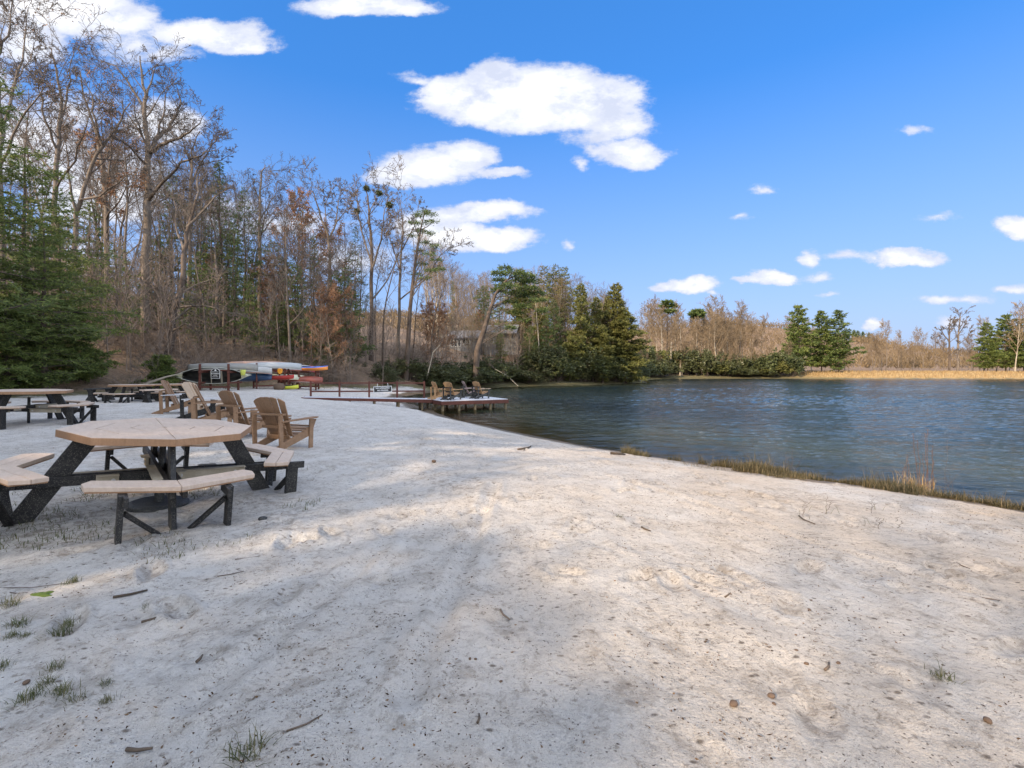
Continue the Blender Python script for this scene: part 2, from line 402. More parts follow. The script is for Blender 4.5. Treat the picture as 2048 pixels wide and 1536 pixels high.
def sand_fn(g, b):
    P = g.pos; veg = g.attr('veg'); wet = g.attr('wet'); dry = g.attr('dry'); rough_a = g.attr('churn_shade')
    n1 = g.noise(P, .55, 5, .6); n2 = g.noise(P, 2.6, 6, .65); n3 = g.noise(P, 14, 6, .7); n4 = g.noise(P, 230, 2, .6)
    n5 = g.noise(g.vmath('MULTIPLY', P, (1, 1.0, 1)), 6.5, 6, .75, .6)
    c = g.mix(g.map(n2, .35, .7), (.68, .65, .61), (.58, .53, .475))
    px = g.sep(P)
    right = g.math('MULTIPLY', g.map(g.math('SUBTRACT', px[0], g.math('MULTIPLY', px[1], -.12)), -1.5, 5), g.map(n1, .3, .62))
    c = g.mix(g.math('MULTIPLY', right, .85), c, (.60, .46, .32))                     # yellower towards the lake
    c = g.mix(g.math('MULTIPLY', g.map(n5, .51, .64), .58), c, (.28, .235, .19))       # grey trodden patches
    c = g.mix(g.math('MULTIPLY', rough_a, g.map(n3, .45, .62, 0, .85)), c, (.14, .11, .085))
    fl = g.voronoi(g.vmath('MULTIPLY', P, (1, 1, .3)), 38); k = g.noise(P, 3.5, 6, .75)
    c = g.mix(g.math('MULTIPLY', g.map(fl, .2, .1), g.map(k, .49, .56)), c, (.06, .045, .035))   # bark crumbs
    fl2 = g.voronoi(P, 120); k2 = g.noise(P, 4.5, 6, .8)
    c = g.mix(g.math('MULTIPLY', g.map(fl2, .26, .12, 0, .85), g.map(k2, .47, .56)), c, (.09, .07, .05))
    fl3 = g.voronoi(g.vmath('MULTIPLY', P, (.75, 1.1, .3)), 15); k3 = g.noise(P, 2.2, 6, .75)
    c = g.mix(g.math('MULTIPLY', g.map(fl3, .21, .10, 0, .9), g.map(k3, .47, .54)), c, (.10, .075, .055))
    n6 = g.noise(P, 30, 5, .8, .5); c = g.mix(g.math('MULTIPLY', g.map(n6, .54, .64, 0, .85), g.map(g.noise(P, 1.3, 5, .7), .34, .52)), c, (.18, .145, .11))
    c = g.mix(g.map(n4, .3, .75, 0, .38), c, (.36, .32, .28))
    # wet rim and shallow bed
    c = g.mix(wet, c, g.mix(g.map(n3, .3, .7), (.07, .052, .033), (.17, .125, .075)))
    # woodland floor: leaf litter
    lt = g.voronoi(P, 9, out='Color'); ls = g.sep(lt); nn = g.noise(P, 1.1, 5, .65); fine = g.noise(P, 7, 5, .7)
    lit = g.mix(g.map(fine, .3, .7), (.085, .055, .036), (.25, .17, .115)); lit = g.mix(g.math('MULTIPLY', ls[0], .45), lit, (.33, .24, .165))
    lit = g.mix(g.map(nn, .52, .7, 0, .6), lit, (.075, .07, .03))
    edge = g.map(g.math('ADD', veg, g.math('MULTIPLY', g.math('SUBTRACT', g.noise(P, 1.6, 5, .7), .5), 1.1)), .38, .62)
    grass = g.mix(g.map(fine, .3, .7), (.075, .075, .03), (.21, .175, .10))
    vg = g.mix(g.map(veg, .8, 1.0), grass, lit)
    c = g.mix(edge, c, vg)
    dg = g.mix(g.map(g.noise(g.vmath('MULTIPLY', P, (1, 1, 3)), .8, 5, .7), .3, .7), (.24, .15, .06), (.42, .28, .12))
    c = g.mix(dry, c, dg)
    bh = g.math('ADD', g.math('MULTIPLY', n3, .6), g.math('MULTIPLY', g.noise(P, 45, 5, .75), .35))
    nb = g.bump(bh, .075, 1); nb = g.bump(n4, .004, .7, nb)
    setc(g, b, c, g.map(wet, 0, 1, .93, .35), nb); b.inputs['Specular IOR Level'].default_value = .2
M['ground'] = mat('sand_and_litter', sand_fn)

def water_fn(g, b):
    P = g.pos; s = g.sep(P); dep = g.attr('depth')
    # wind ripples run across the view, finer close in
    w = g.vmath('MULTIPLY', P, (.75, 1.7, 1)); wr = g.n.new('ShaderNodeVectorRotate'); wr.rotation_type = 'Z_AXIS'; wr.inputs['Angle'].default_value = .22
    g.l.new(w, wr.inputs['Vector']); w = wr.outputs[0]
    a = g.noise(w, 1.1, 3, .5, .3); m_ = g.noise(w, 3.6, 4, .55, .5); f = g.noise(w, 11, 3, .6, .3)
    gust = g.map(g.noise(g.vmath('MULTIPLY', P, (.03, .075, 1)), 1.2, 4, .6), .3, .7, .55, 1.35)
    h = g.math('ADD', g.math('MULTIPLY', a, .55), g.math('ADD', g.math('MULTIPLY', m_, .40), g.math('MULTIPLY', f, .13)))
    calm = g.map(dep, 0, .45, .25, 1)
    h = g.math('MULTIPLY', g.math('MULTIPLY', h, gust), calm)
    nb = g.bump(h, .09, 1)
    gl = g.n.new('ShaderNodeBsdfGlossy'); gl.inputs['Roughness'].default_value = .07; g.l.new(nb, gl.inputs['Normal']); gl.inputs['Color'].default_value = (.76, .71, .63, 1)
    di = g.n.new('ShaderNodeBsdfDiffuse'); g.l.new(g.mix(g.map(dep, .1, 1.4), (.055, .06, .03), (.014, .028, .036)), di.inputs['Color']); g.l.new(nb, di.inputs['Normal'])
    tr = g.n.new('ShaderNodeBsdfTransparent'); tr.inputs[0].default_value = (.62, .58, .42, 1)
    body = g.n.new('ShaderNodeMixShader'); g.l.new(g.map(dep, .02, .55), body.inputs[0]); g.l.new(tr.outputs[0], body.inputs[1]); g.l.new(di.outputs[0], body.inputs[2])
    fr = g.n.new('ShaderNodeFresnel'); fr.inputs['IOR'].default_value = 1.33; g.l.new(nb, fr.inputs['Normal'])
    mx = g.n.new('ShaderNodeMixShader'); g.l.new(g.math('MULTIPLY', fr.outputs[0], 1.0), mx.inputs[0]); g.l.new(body.outputs[0], mx.inputs[1]); g.l.new(gl.outputs[0], mx.inputs[2])
    g.l.new(mx.outputs[0], g.out.inputs[0])
M['water'] = mat('rippled_lake_water', water_fn)

# ------------------------------------------------------------------ ground and lake
def polar_grid(r0, r1, nr, a0, a1, na, coarse=44):
    """rings around the beach: fine towards the lake, coarse behind"""
    fine = np.linspace(a0, a1, na); rest = np.linspace(a1, a0+2*math.pi, coarse)[1:-1]
    A = np.concatenate([fine, rest]); R = r0*(r1/r0)**(np.linspace(0, 1, nr))
    AA, RR = np.meshgrid(A, R); X = RR*np.cos(AA); Y = RR*np.sin(AA)
    n = len(A); i, j = np.meshgrid(np.arange(nr-1), np.arange(n), indexing='ij'); j2 = (j+1) % n
    q = np.stack([i*n+j, i*n+j2, (i+1)*n+j2, (i+1)*n+j], -1).reshape(-1, 4)[:, ::-1]
    return X, Y, q, n
def footprints(x, y):
    """trodden hollows with raised rims, heel and toe"""
    r = np.random.default_rng(5); z = np.zeros_like(x); ch = np.zeros_like(x)
    P = []
    for k in range(26):                       # walking lines
        a = r.uniform(0, 2*math.pi) if k % 2 else r.normal(1.2, .5); px, py = r.uniform(-5, 7), r.uniform(1.5, 16)
        for s in range(r.integers(5, 12)):
            px += math.cos(a)*.62; py += math.sin(a)*.62; sd = .11 if s % 2 else -.11
            P.append((px-math.sin(a)*sd, py+math.cos(a)*sd, a+r.normal(0, .15), r.uniform(.5, 1.1)))
    for k in range(700): P.append((r.uniform(-7, 9), 1.2+r.uniform(0, 1)**1.1*17, r.uniform(0, 6.3), r.uniform(.25, 1.0)))
    for (px, py, a, s) in P:
        m = (np.abs(x-px) < .4) & (np.abs(y-py) < .4)
        if not m.any(): continue
        u = (x[m]-px)*math.cos(a)+(y[m]-py)*math.sin(a); v = -(x[m]-px)*math.sin(a)+(y[m]-py)*math.cos(a)
        n = fbm(x[m]*9, y[m]*9, 3, 3)*.35
        d = np.sqrt((u/.15)**2+(v/.065)**2)+n
        z[m] += s*(1.5 if math.hypot(px, py) > 2.8 else .8)*(-.022*np.exp(-(d/.85)**4)+.012*np.exp(-((d-1.35)/.32)**2)+.006*np.exp(-(d/1.8)**2)*fbm(x[m]*22, y[m]*22, 2, 9))
        ch[m] = np.maximum(ch[m], np.exp(-(d/1.25)**3)*min(1, s*.9))
    # a drag track running up the beach
    for (x0, y0, x1, y1) in ((-.95, 3.6, -1.25, 1.9), (-.4, 1.9, -.2, 5.5), (3.2, 2.0, 1.2, 6.5)):
        L = math.hypot(x1-x0, y1-y0); t = np.clip(((x-x0)*(x1-x0)+(y-y0)*(y1-y0))/L**2, 0, 1)
        d = np.hypot(x-x0-t*(x1-x0), y-y0-t*(y1-y0))+fbm(x*3, y*3, 2, 4)*.03
        z += -.018*np.exp(-(d/.045)**2)+.013*np.exp(-((d-.10)/.04)**2)
    return z, ch
X, Y, q, n = polar_grid(.35, 1500, 560, math.radians(30), math.radians(150), 520)
Z = height(X, Y); D = shore_d(X, Y); W = wood_d(X, Y)
RR = np.hypot(X, Y)
nearm = RR < 24
zf = np.zeros_like(X); ch = np.zeros_like(X)
a_, b_ = footprints(X[nearm], Y[nearm]); zf[nearm] = a_; ch[nearm] = b_
sandm = np.clip(D/1.2, 0, 1)*np.clip(-W/2, 0, 1)
lump = fbm(X*1.3, Y*1.3, 3, 31)*.020+fbm(X*3.4, Y*3.4, 3, 41)*.016+fbm(X*9, Y*9, 3, 51)*.009*np.clip(fbm(X*.8, Y*.8, 2, 77)*2+.6, .15, 1)
fade = np.clip(1.4-RR/30, 0, 1)
Z = Z+(zf+lump)*sandm*fade
Z = Z+np.clip(W, 0, 1)*fbm(X*.9, Y*.9, 3, 61)*.10
rt = np.hypot(X+3.43, Y-4.66); ch = np.maximum(ch, np.exp(-(rt/1.6)**4)*np.clip(.55+1.3*fbm(X*2.4, Y*2.4, 3, 95), 0, 1)); ch = np.maximum(ch, np.clip(fbm(X*1.1, Y*1.1, 4, 97)*2.2-.35, 0, .6))  # table's shade and dark soil painted into the sand beneath it
dam = np.clip((X-80)/14, 0, 1)*np.clip((Y-60)/20, 0, 1)
veg = np.clip(W/3.0+.45+fbm(X*.7, Y*.7, 3, 71)*.25, 0, 1)
veg = np.where(W > 5, 1, veg); veg = np.maximum(veg, np.clip((Y-47)/4, 0, 1)*.72*(Y > 0))
wet = np.clip((.55+.55*fbm(X*1.3, Y*1.3, 4, 81)-D)/.4, 0, 1)
grassy = np.clip((X-2.5)/3, 0, 1)*np.clip((20-Y)/4, 0, 1)                  # muddy grassy lip along the near right shore
mud = np.clip((1.75+1.0*fbm(X*1.1, Y*1.1, 3, 91)-D)/.5, 0, 1)*grassy
wet = np.maximum(wet, mud*.95)
dry = dam*np.clip((D-.3)/.8, 0, 1)*np.clip(1-W/6, 0, 1)
me = np_mesh('beach_and_hills', np.stack([X, Y, Z], -1), quads=q, smooth=True, attrs=dict(veg=veg.ravel(), wet=wet.ravel(), dry=dry.ravel(), churn_shade=ch.ravel()))
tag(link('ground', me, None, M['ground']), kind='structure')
me.flip_normals() if me.polygons[1000].normal.z < 0 else None

X, Y, q, n = polar_grid(5.0, 700, 620, math.radians(34), math.radians(132), 520, 60)
D = shore_d(X, Y); keep = (D < 1.0).ravel()
q = q[keep[q].any(1)]
def waves(x, y):
    c, s_ = math.cos(.16), math.sin(.16); u = x*c+y*s_; v = -x*s_+y*c
    wx_ = fbm(u*.25, v*.25, 2, 301)*.8; gust = .65+.9*np.clip(fbm(u*.045, v*.10, 3, 305)+.45, 0, 1)
    h = fbm(u*.9+wx_, v*2.0+wx_, 2, 311)*.026+fbm(u*2.6, v*5.2+wx_, 2, 321)*.023+fbm(u*6.5, v*12, 2, 331)*.011
    return h*gust
near_ = (np.hypot(X, Y) < 320) & (X > -40) & (D < 0)
zw = np.full(X.shape, LAKE_Z); r_ = np.hypot(X, Y)[near_]; zw[near_] += waves(X[near_], Y[near_])*np.clip(-D[near_]/1.2, .12, 1)*(1+np.clip(r_/70, 0, .9))
me = np_mesh('lake_water', np.stack([X, Y, zw], -1), quads=q, smooth=True, attrs=dict(depth=np.clip(-D*.13, 0, 5).ravel()))
if me.polygons[10].normal.z < 0: me.flip_normals()
tag(link('water', me, None, M['water']), kind='structure')
# ------------------------------------------------------------------ picnic tables
def octagon(r, a0=0): return [(r*math.cos(a0+k*math.pi/4), r*math.sin(a0+k*math.pi/4)) for k in range(8)]
def picnic_table(label, loc, rz, sc=1, tilt=(0, 0), old=True, ring=True, top='tan', group='octagonal picnic tables', seat_len=33):
    t = empty('picnic_table', loc, 0, label=label, cat='picnic table', group=group)
    t.rotation_euler = (Matrix.Rotation(tilt[1], 3, 'Y') @ Matrix.Rotation(tilt[0], 3, 'X') @ Matrix.Rotation(rz, 3, 'Z')).to_euler(); t.scale = (sc,)*3
    R = .765
    # top: eight wedge boards ringed in two courses round a centre, over a darker edge band
    tb = BM()
    for k in range(8):
        a = k*math.pi/4; b = a+math.pi/4
        def pt(r, ang): return (r*math.cos(ang), r*math.sin(ang))
        for r0, r1 in ((.0, .25), (.256, .50), (.506, R)):
            g = .0022
            c = a+math.pi/8; off = (g*math.cos(c), g*math.sin(c)); sh = lambda p: (p[0]+off[0], p[1]+off[1])
            da = .0018/max(r1, .1); di = .0018/max(r0, .03)
            if k % 2 == 0 and r0 < .5: e0 = a+di; e1 = b; f0 = a+da; f1 = b
            else: e0 = a; e1 = b; f0 = a; f1 = b
            if (k % 4 == 0): e0 = a+di; f0 = a+da
            if ((k+1) % 4 == 0): e1 = b-di; f1 = b-da
            P = [pt(r0, e0), pt(r1-.004, f0), pt(r1-.004, f1), pt(r0, e1)] if r0 > 0 else [pt(.024, a), pt(r1-.004, f0), pt(r1-.004, f1), pt(.024, b)]
            tb.prism([sh(p) for p in P], .722, .76, .0015)
    tb.build('tabletop', M[top], t)
    eb = BM()
    O = octagon(R+.002); I = octagon(R-.034)
    for k in range(8):
        l = (k+1) % 8; eb.prism([I[k], O[k], O[l], I[l]], .696, .757, .002)
    eb.prism(octagon(R-.036), .700, .7215, 0)
    eb.build('edge_board', M['tan_edge'], t)
    for k in range(4):
        A = k*math.pi/2; Rm = Matrix.Rotation(A, 4, 'Z')
        # bench: two angled boards meeting over the leg, split lengthways
        sb = BM(); se = BM()
        ro, ri = 1.23, .99
        for s in (-1, 1):
            def on(r, ang):                    # point on an octagon side (side between vertex 0 and vertex s*45)
                m = math.radians(22.5); rr = r*math.cos(m)/math.cos(abs(ang)-m); return (rr*math.cos(ang*s), rr*math.sin(ang*s))
            e = math.radians(seat_len); e2 = math.radians(seat_len+1.5)
            rm = (ro+ri)/2
            for (r0, r1, ee0, ee1) in ((ri, rm-.002, e2, e+1.2*math.pi/180), (rm+.002, ro, e+1.0*math.pi/180, e-.05)):
                P = [on(r0, .0016), on(r1, .0016), on(r1, ee1), on(r0, ee0)]
                sb.prism(P if s > 0 else P[::-1], .425, .46, .003, Rm)
            P = [on(ri+.006, 0.002), on(ro-.006, 0.002), on(ro-.006, e-.055), on(ri+.006, e2-.004)]
            se.prism(P if s > 0 else P[::-1], .413, .4255, .001, Rm)
        st = sb.build('seat', M[top], t)
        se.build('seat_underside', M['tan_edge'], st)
        # slanted main leg, side posts and braces
        lg = BM(); lg.beam((.53, 0, .71), (1.0, 0, -.10), .155, .04, (1, 0, 0)); o = lg.build('leg', M['black'], t); o.matrix_local = Rm
        for s in (-1, 1):
            pb = BM(); pb.box((1.10, .36*s, .145), (.115, .038, .53), bev=.004)
            pb.box((1.10, .335*s, .372), (.26, .03, .07), bev=.003)
            o = pb.build('seat_post', M['black'], t); o.matrix_local = Rm
            bb = BM(); bb.beam((1.09, .335*s, .30 if s > 0 else .26), (1.0, .03*s, -.03), .055, .03, (1, 0, 0)); o = bb.build('brace', M['black'], t); o.matrix_local = Rm
    for k in range(2):
        A = k*math.pi/2; Rm = Matrix.Rotation(A, 4, 'Z')
        for s in (-1, 1):
            rb = BM(); z = .365 if k == 0 else .30
            rb.box((0, .045*s, z+.01), (2.2, .036, .082), bev=.003)
            o = rb.build('cross_rail', M['black'], t); o.matrix_local = Rm
            if old:
                for e in (-1, 1):
                    r2 = BM(); r2.box((e*.40, .083*s, z), (.62 if e*s < 0 else .16, .03, .088), bev=.003); r2.box((e*.40, .083*s, z+.047), (.62 if e*s < 0 else .16, .10, .006), bev=.001)
                    o = r2.build('splint_board', M['oldwood'], t); o.matrix_local = Rm
                    for xx in (.15, .62) if e*s < 0 else (.36,):
                        b2 = BM(); b2.tube([(e*xx, .098*s, z), (e*xx, .108*s, z)], .016, 10); b2.build('bolt', M['metal'], o)
    pb = BM(); pb.tube([(0, 0, -.05), (0, 0, .60)], .028, 12); pb.build('centre_post', M['black2'], t, True)
    if ring:
        bb = BM(); bb.tube([(0, 0, -.04), (0, 0, .03), (0, 0, .045)], [.25, .25, .21], 28); bb.tube([(0, 0, .045), (0, 0, .13)], .042, 16); bb.build('umbrella_base', M['black2'], t)
    return t
def settle(px, py, Y): return wx(px, Y), Y
picnic_table('large octagonal tan picnic table in the foreground with black slanted legs, leaning slightly', (-3.43, 4.66, h1(-3.43, 4.66)-.005), math.radians(-48), tilt=(0, .072))
picnic_table('octagonal picnic table at the left edge of the beach, cut off by the frame', (-11.08, 11.0, h1(-11.08, 11)), math.radians(-82), tilt=(0, .02), old=True, ring=False)
xx = wx(264, 18.6); picnic_table('farther octagonal picnic table standing in front of the fallen branches', (xx, 18.6, 0.035), math.radians(-75), old=False, ring=False, seat_len=28)
xx = wx(338, 20.8); picnic_table('farthest octagonal picnic table, beside the canoe rack and behind the lone chair', (xx, 20.8, 0.0), math.radians(-100), old=False, ring=False, seat_len=28)
def pedestal_bench(label, x, y, rz, L, top='tan'):
    z = h1(x, y); t = empty('pedestal_bench', (x, y, z), rz, label=label, cat='bench', group='pedestal benches by the far picnic tables')
    b = BM(); b.box((0, 0, .46), (L, .40, .05), bev=.006); b.build('seat', M[top], t)
    for s in (-1, 1):
        p = BM(); X = s*L*.34
        for (w0, w1, z0, z1) in ((.50, .44, -.03, .06), (.44, .22, .06, .16), (.22, .20, .16, .30), (.20, .34, .30, .434)):
            bm = bmesh.new(); vs = []
            for (w, zz) in ((w0, z0), (w1, z1)):
                for (a, c) in ((-1, -1), (1, -1), (1, 1), (-1, 1)): vs.append(bm.verts.new((X+a*.055, c*w/2, zz)))
            for f in ((3, 2, 1, 0), (4, 5, 6, 7), (0, 1, 5, 4), (1, 2, 6, 5), (2, 3, 7, 6), (3, 0, 4, 7)): bm.faces.new([vs[i] for i in f])
            p.merge(bm, Matrix.Identity(4))
        p.build('leg', M['black'], t)
    return t
pedestal_bench('short pedestal bench seen end on, left of the far picnic tables', wx(201, 18.9), 18.9, math.radians(75), .95, 'black2')
pedestal_bench('tan topped pedestal bench between the two far picnic tables', wx(318, 18.3), 18.3, math.radians(62), 1.15)

# ------------------------------------------------------------------ adirondack chairs
def adirondack(label, loc, rz, slat='chair', frame='chair', arm=None, group='adirondack chairs on the sand', sc=1, nsl=5, tiltx=0):
    """faces local +x; seat .36 m high at the front, tall fanned back"""
    t = empty('adirondack_chair', loc, rz, sc, label=label, cat='chair', group=group); t.rotation_euler[0] = tiltx
    arm = arm or frame
    for s in (-1, 1):
        y = .27*s
        r = BM(); # side rail: a long board from the front of the seat down to the ground at the back
        prof = [(.40, .375), (.40, .25), (.33, .225), (-.50, -.005), (-.60, .0), (-.58, .05), (-.40, .125), (-.10, .235), (.12, .30), (.33, .385)]
        r.prism([(p[0], p[1]) for p in prof], -.015, .015, .003, Matrix.Translation((0, y, 0)) @ Matrix.Rotation(math.pi/2, 4, 'X')); r.build('side_rail', M[frame], t)
        r = BM(); r.box((.34, y+.03*s, .25), (.095, .028, .56), (0, .04, 0), .003)
        r.prism([(.0, 0), (.085, 0), (.0, -.17)], -.012, .012, .002, Matrix.Translation((.385, y+.03*s, .52)) @ Matrix.Rotation(math.pi/2, 4, 'X')); r.build('leg', M[frame], t)
        r = BM(); r.box((-.36, y+.03*s, .325), (.085, .028, .65), (0, -.03, 0), .003); r.build('leg', M[frame], t)
        r = BM(); pts = [(-.36, -.035), (-.30, -.05), (.25, -.075), (.42, -.07), (.47, -.03), (.47, .045), (.40, .075), (.15, .07), (-.10, .03), (-.36, .02)]
        pts = [(p[0], p[1]*1.0) for p in pts]
        if s < 0: pts = [(p[0], -p[1]) for p in pts][::-1]
        r.prism(pts, -.012, .012, .003, Matrix.Translation((0, y+.045*s, .548)) @ Matrix.Rotation(math.radians(-1.5), 4, 'Y')); r.build('armrest', M[arm], t)
    b = BM()
    for i in range(5):
        x = .37-.095*i; z = .398-.030*i-(.012 if i > 2 else 0); b.box((x, 0, z), (.082, .56, .018), (0, -.25 if i else .35, 0), .002)
    b.build('seat', M[slat], t)
    # back: fanned slats with a curved top, two crossbars behind
    b = BM(); dirv = Vector((-.42, 0, .91)).normalized(); wn = .5
    for i in range(nsl):
        f = (i-(nsl-1)/2)/((nsl-1)/2); wb = .50/nsl*.92; wt = .70/nsl*.93; yb = f*(.25-wb/2); yt = f*(.35-wt/2)
        Lh = .80-.085*abs(f)**2.2; seg = 7
        base = Vector((-.07, 0, .24))
        P = [(yb-wb/2, 0), (yb+wb/2, 0)]
        top_ = lambda y: .80-.10*(abs(y)/.35)**2.3; e = [(yt+wt/2, top_(yt+wt/2)-.006), (yt+wt/2-.014, top_(yt+wt/2-.014)), (yt, top_(yt)+.003), (yt-wt/2+.014, top_(yt-wt/2+.014)), (yt-wt/2, top_(yt-wt/2)-.006)]
        pts = P+e
        Rm = Matrix(((0, -dirv.z, dirv.x), (1, 0, 0), (0, dirv.x*-1*-1 if False else 0, dirv.z)))
        zax = Vector((dirv.z, 0, -dirv.x)); yax = dirv; xax = Vector((0, 1, 0))
        cup = .03*(abs(f)**2)
        T = Matrix.Translation(base+zax*cup) @ Matrix((xax, yax, xax.cross(yax))).transposed().to_4x4()
        b.prism(pts, -.010, .010, .002, T)
    b.build('backrest', M[slat], t)
    c = BM()
    n = 6; zc = .665
    for i in range(n):
        y0 = -.325+.65*i/n; y1 = y0+.65/n; f0 = lambda y: -.275-.035*(1-(y/.33)**2)
        c.beam((f0(y0)-.03, y0, zc), (f0(y1)-.03, y1+.002, zc), .032, .085, (0, 0, 1), .002)
    c.box((-.225, 0, .435), (.035, .52, .05), (0, -.42, 0), .003)
    c.box((-.12, 0, .245), (.03, .52, .08), (0, -.42, 0), .003)
    c.build('crossbar', M[frame], t)
    c = BM(); c.box((-.44, 0, .06), (.03, .51, .07), (0, .3, 0), .003); c.build('stretcher', M[frame], t)
    return t
def chair_at(label, px, py, Y, deg, **k):
    x = wx(px, Y); z = k.pop('z', None)
    return adirondack(label, (x, Y, h1(x, Y)-.01 if z is None else z), math.radians(deg), **k)
chair_at('brown adirondack chair nearest the foreground picnic table, its slatted back turned to the viewer', 568, 900, 7.9, 70, sc=.91)
chair_at('brown adirondack chair just behind the nearest one, second in the row', 490, 877, 9.3, 60, sc=.95)
chair_at('brown adirondack chair third in the row, half hidden behind the foreground tabletop', 426, 860, 11.1, 30)
chair_at('adirondack chair with pale slats and black legs in the middle of the row', 407, 850, 12.3, 8, slat='chair_pale', frame='black', arm='deck')
chair_at('lone brown adirondack chair seen from the side at the left end of the row', 358, 833, 13.9, 22, arm='deck')

# ------------------------------------------------------------------ swimming platform, ramp and railing
DZ = -.22
FL = Vector((-3.65, 24.9, 0)); U = Vector((.89, .456, 0)).normalized(); V = Vector((-.456, .89, 0)).normalized()
def platform():
    t = empty('swimming_platform', (FL.x, FL.y, LAKE_Z), 0, label='square wooden swimming platform on short piles over the water', cat='dock')
    L, Wd = 3.85, 3.1
    Mx = Matrix((U, V, Vector((0, 0, 1)))).transposed().to_4x4(); 
    def fin(b, n, m, par=t): o = b.build(n, m, par); o.matrix_local = Mx; return o
    b = BM(); nb = 22
    for i in range(nb): b.box((L/nb*(i+.5), Wd/2, DZ-LAKE_Z-.02), (L/nb-.008, Wd, .035), bev=.003)
    fin(b, 'decking', M['deck'])
    for c, s in (((L/2, -.02, DZ-LAKE_Z-.135), (L+.04, .04, .19)), ((L/2, Wd+.02, DZ-LAKE_Z-.135), (L+.04, .04, .19)), ((-.02, Wd/2, DZ-LAKE_Z-.138), (.04, Wd, .19)), ((L+.02, Wd/2, DZ-LAKE_Z-.138), (.04, Wd, .19))):
        b = BM(); b.box(c, s, bev=.006); fin(b, 'fascia_board', M['redwood'])
    for j in range(3):
        for i in range(5 if j == 0 else 4):
            xx = .10+(L-.2)*i/(4 if j == 0 else 3)*(1 if j == 0 else .97)+(.0 if j == 0 else .05)
            b = BM(); b.tube([(xx, .12+1.4*j, -1.3), (xx, .12+1.4*j, DZ-LAKE_Z-.05)], .068, 10); fin(b, 'pile', M['pile'])
    for s in (.8, 1.6, 2.4):
        b = BM(); b.box((L/2, s, DZ-LAKE_Z-.13), (L-.1, .04, .14), bev=.004); fin(b, 'joist', M['redwood'])
platform()
R0 = Vector((-4.55, 26.75, 0)); R1 = Vector((-10.75, 24.75, 0)); rd = (R1-R0).normalized(); rn = Vector((rd.y, -rd.x, 0));  # rn away from the viewer
RL = (R1-R0).length
def ramp():
    z0 = DZ; z1 = h1(R1.x, R1.y)+.04
    t = empty('boat_ramp', (R0.x, R0.y, 0), 0, label='long low wooden ramp with red sides leading from the sand to the platform', cat='ramp')
    Mx = Matrix.Translation((0, 0, 0)) @ Matrix((rd, Vector((-rd.y, rd.x, 0)), Vector((0, 0, 1)))).transposed().to_4x4()
    sgn = 1 if Vector((-rd.y, rd.x, 0)).dot(Vector((0, -1, 0))) > 0 else -1
    pitch = Matrix.Rotation(-math.atan2(z1-z0, RL), 4, 'Y')
    Mx = Mx @ Matrix.Translation((0, 0, z0)) @ pitch
    def fin(b, n, m): o = b.build(n, m, t); o.matrix_local = Mx; return o
    b = BM(); nb = 40
    for i in range(nb): b.box((RL/nb*(i+.5), 0, -.02), (RL/nb-.01, 1.25, .035), bev=.003)
    fin(b, 'decking', M['deck'])
    for s in (-1, 1):
        b = BM(); b.prism([(0, -.04), (RL+.05, -.03), (RL+.05, -.11), (RL-.9, -.16), (0, -.22)], -.022, .022, .004, Matrix.Translation((0, s*.65, .03)) @ Matrix.Rotation(math.pi/2, 4, 'X')); fin(b, 'side_beam', M['redwood'])
    for i in range(4):
        for s in (-1, 1):
            b = BM(); b.tube([(.5+i*1.25, s*.52, -1.6), (.5+i*1.25, s*.52, -.06)], .06, 9); fin(b, 'pile', M['pile'])
ramp()
def railing():
    t = empty('railing', (R0.x, R0.y, 0), 0, label='dark red wooden post and rail railing along the back of the ramp', cat='railing')
    far = Vector((-rd.y, rd.x, 0)); far = far if far.y > 0 else -far
    def P(s, z): p = rd*s*RL+far*.62; return Vector((p.x, p.y, DZ+(.05)*s+z))
    S = [.04, .27, .50, .735, .955]
    for s in S:
        b = BM(); p = P(s, 0); b.box((p.x, p.y, p.z+.44), (.10, .10, .98), (0, 0, math.atan2(rd.y, rd.x)), .008)
        b.box((p.x, p.y, p.z+.945), (.085, .085, .05), (0, 0, math.atan2(rd.y, rd.x)), .02); b.build('post', M['redwood'], t)
    for z in (.865, .41):
        for i in range(4):
            b = BM(); a = P(S[i], z); c = P(S[i+1], z); d = (c-a).normalized()*.05; b.beam(a+d, c-d, .075, .04); b.build('rail', M['redwood'], t)
    return P
RP = railing()
FONTS = {}
def text_mesh(body, size, M4, mat_, name, parent, depth=.002, align='CENTER', bold=0.0, sx=1.0):
    cu = bpy.data.curves.new('lettering', 'FONT'); cu.body = body; cu.size = size; cu.align_x = align; cu.align_y = 'CENTER'; cu.extrude = depth; cu.offset = bold
    tmp = bpy.data.objects.new('lettering_tmp', cu); COL.objects.link(tmp)
    dg = bpy.context.evaluated_depsgraph_get(); dg.update(); me = bpy.data.meshes.new_from_object(tmp.evaluated_get(dg)); bpy.data.objects.remove(tmp)
    me.transform(M4 @ Matrix.Scale(sx, 4, (1, 0, 0))); o = link(name, me, parent); me.materials.clear(); me.materials.append(mat_); return o
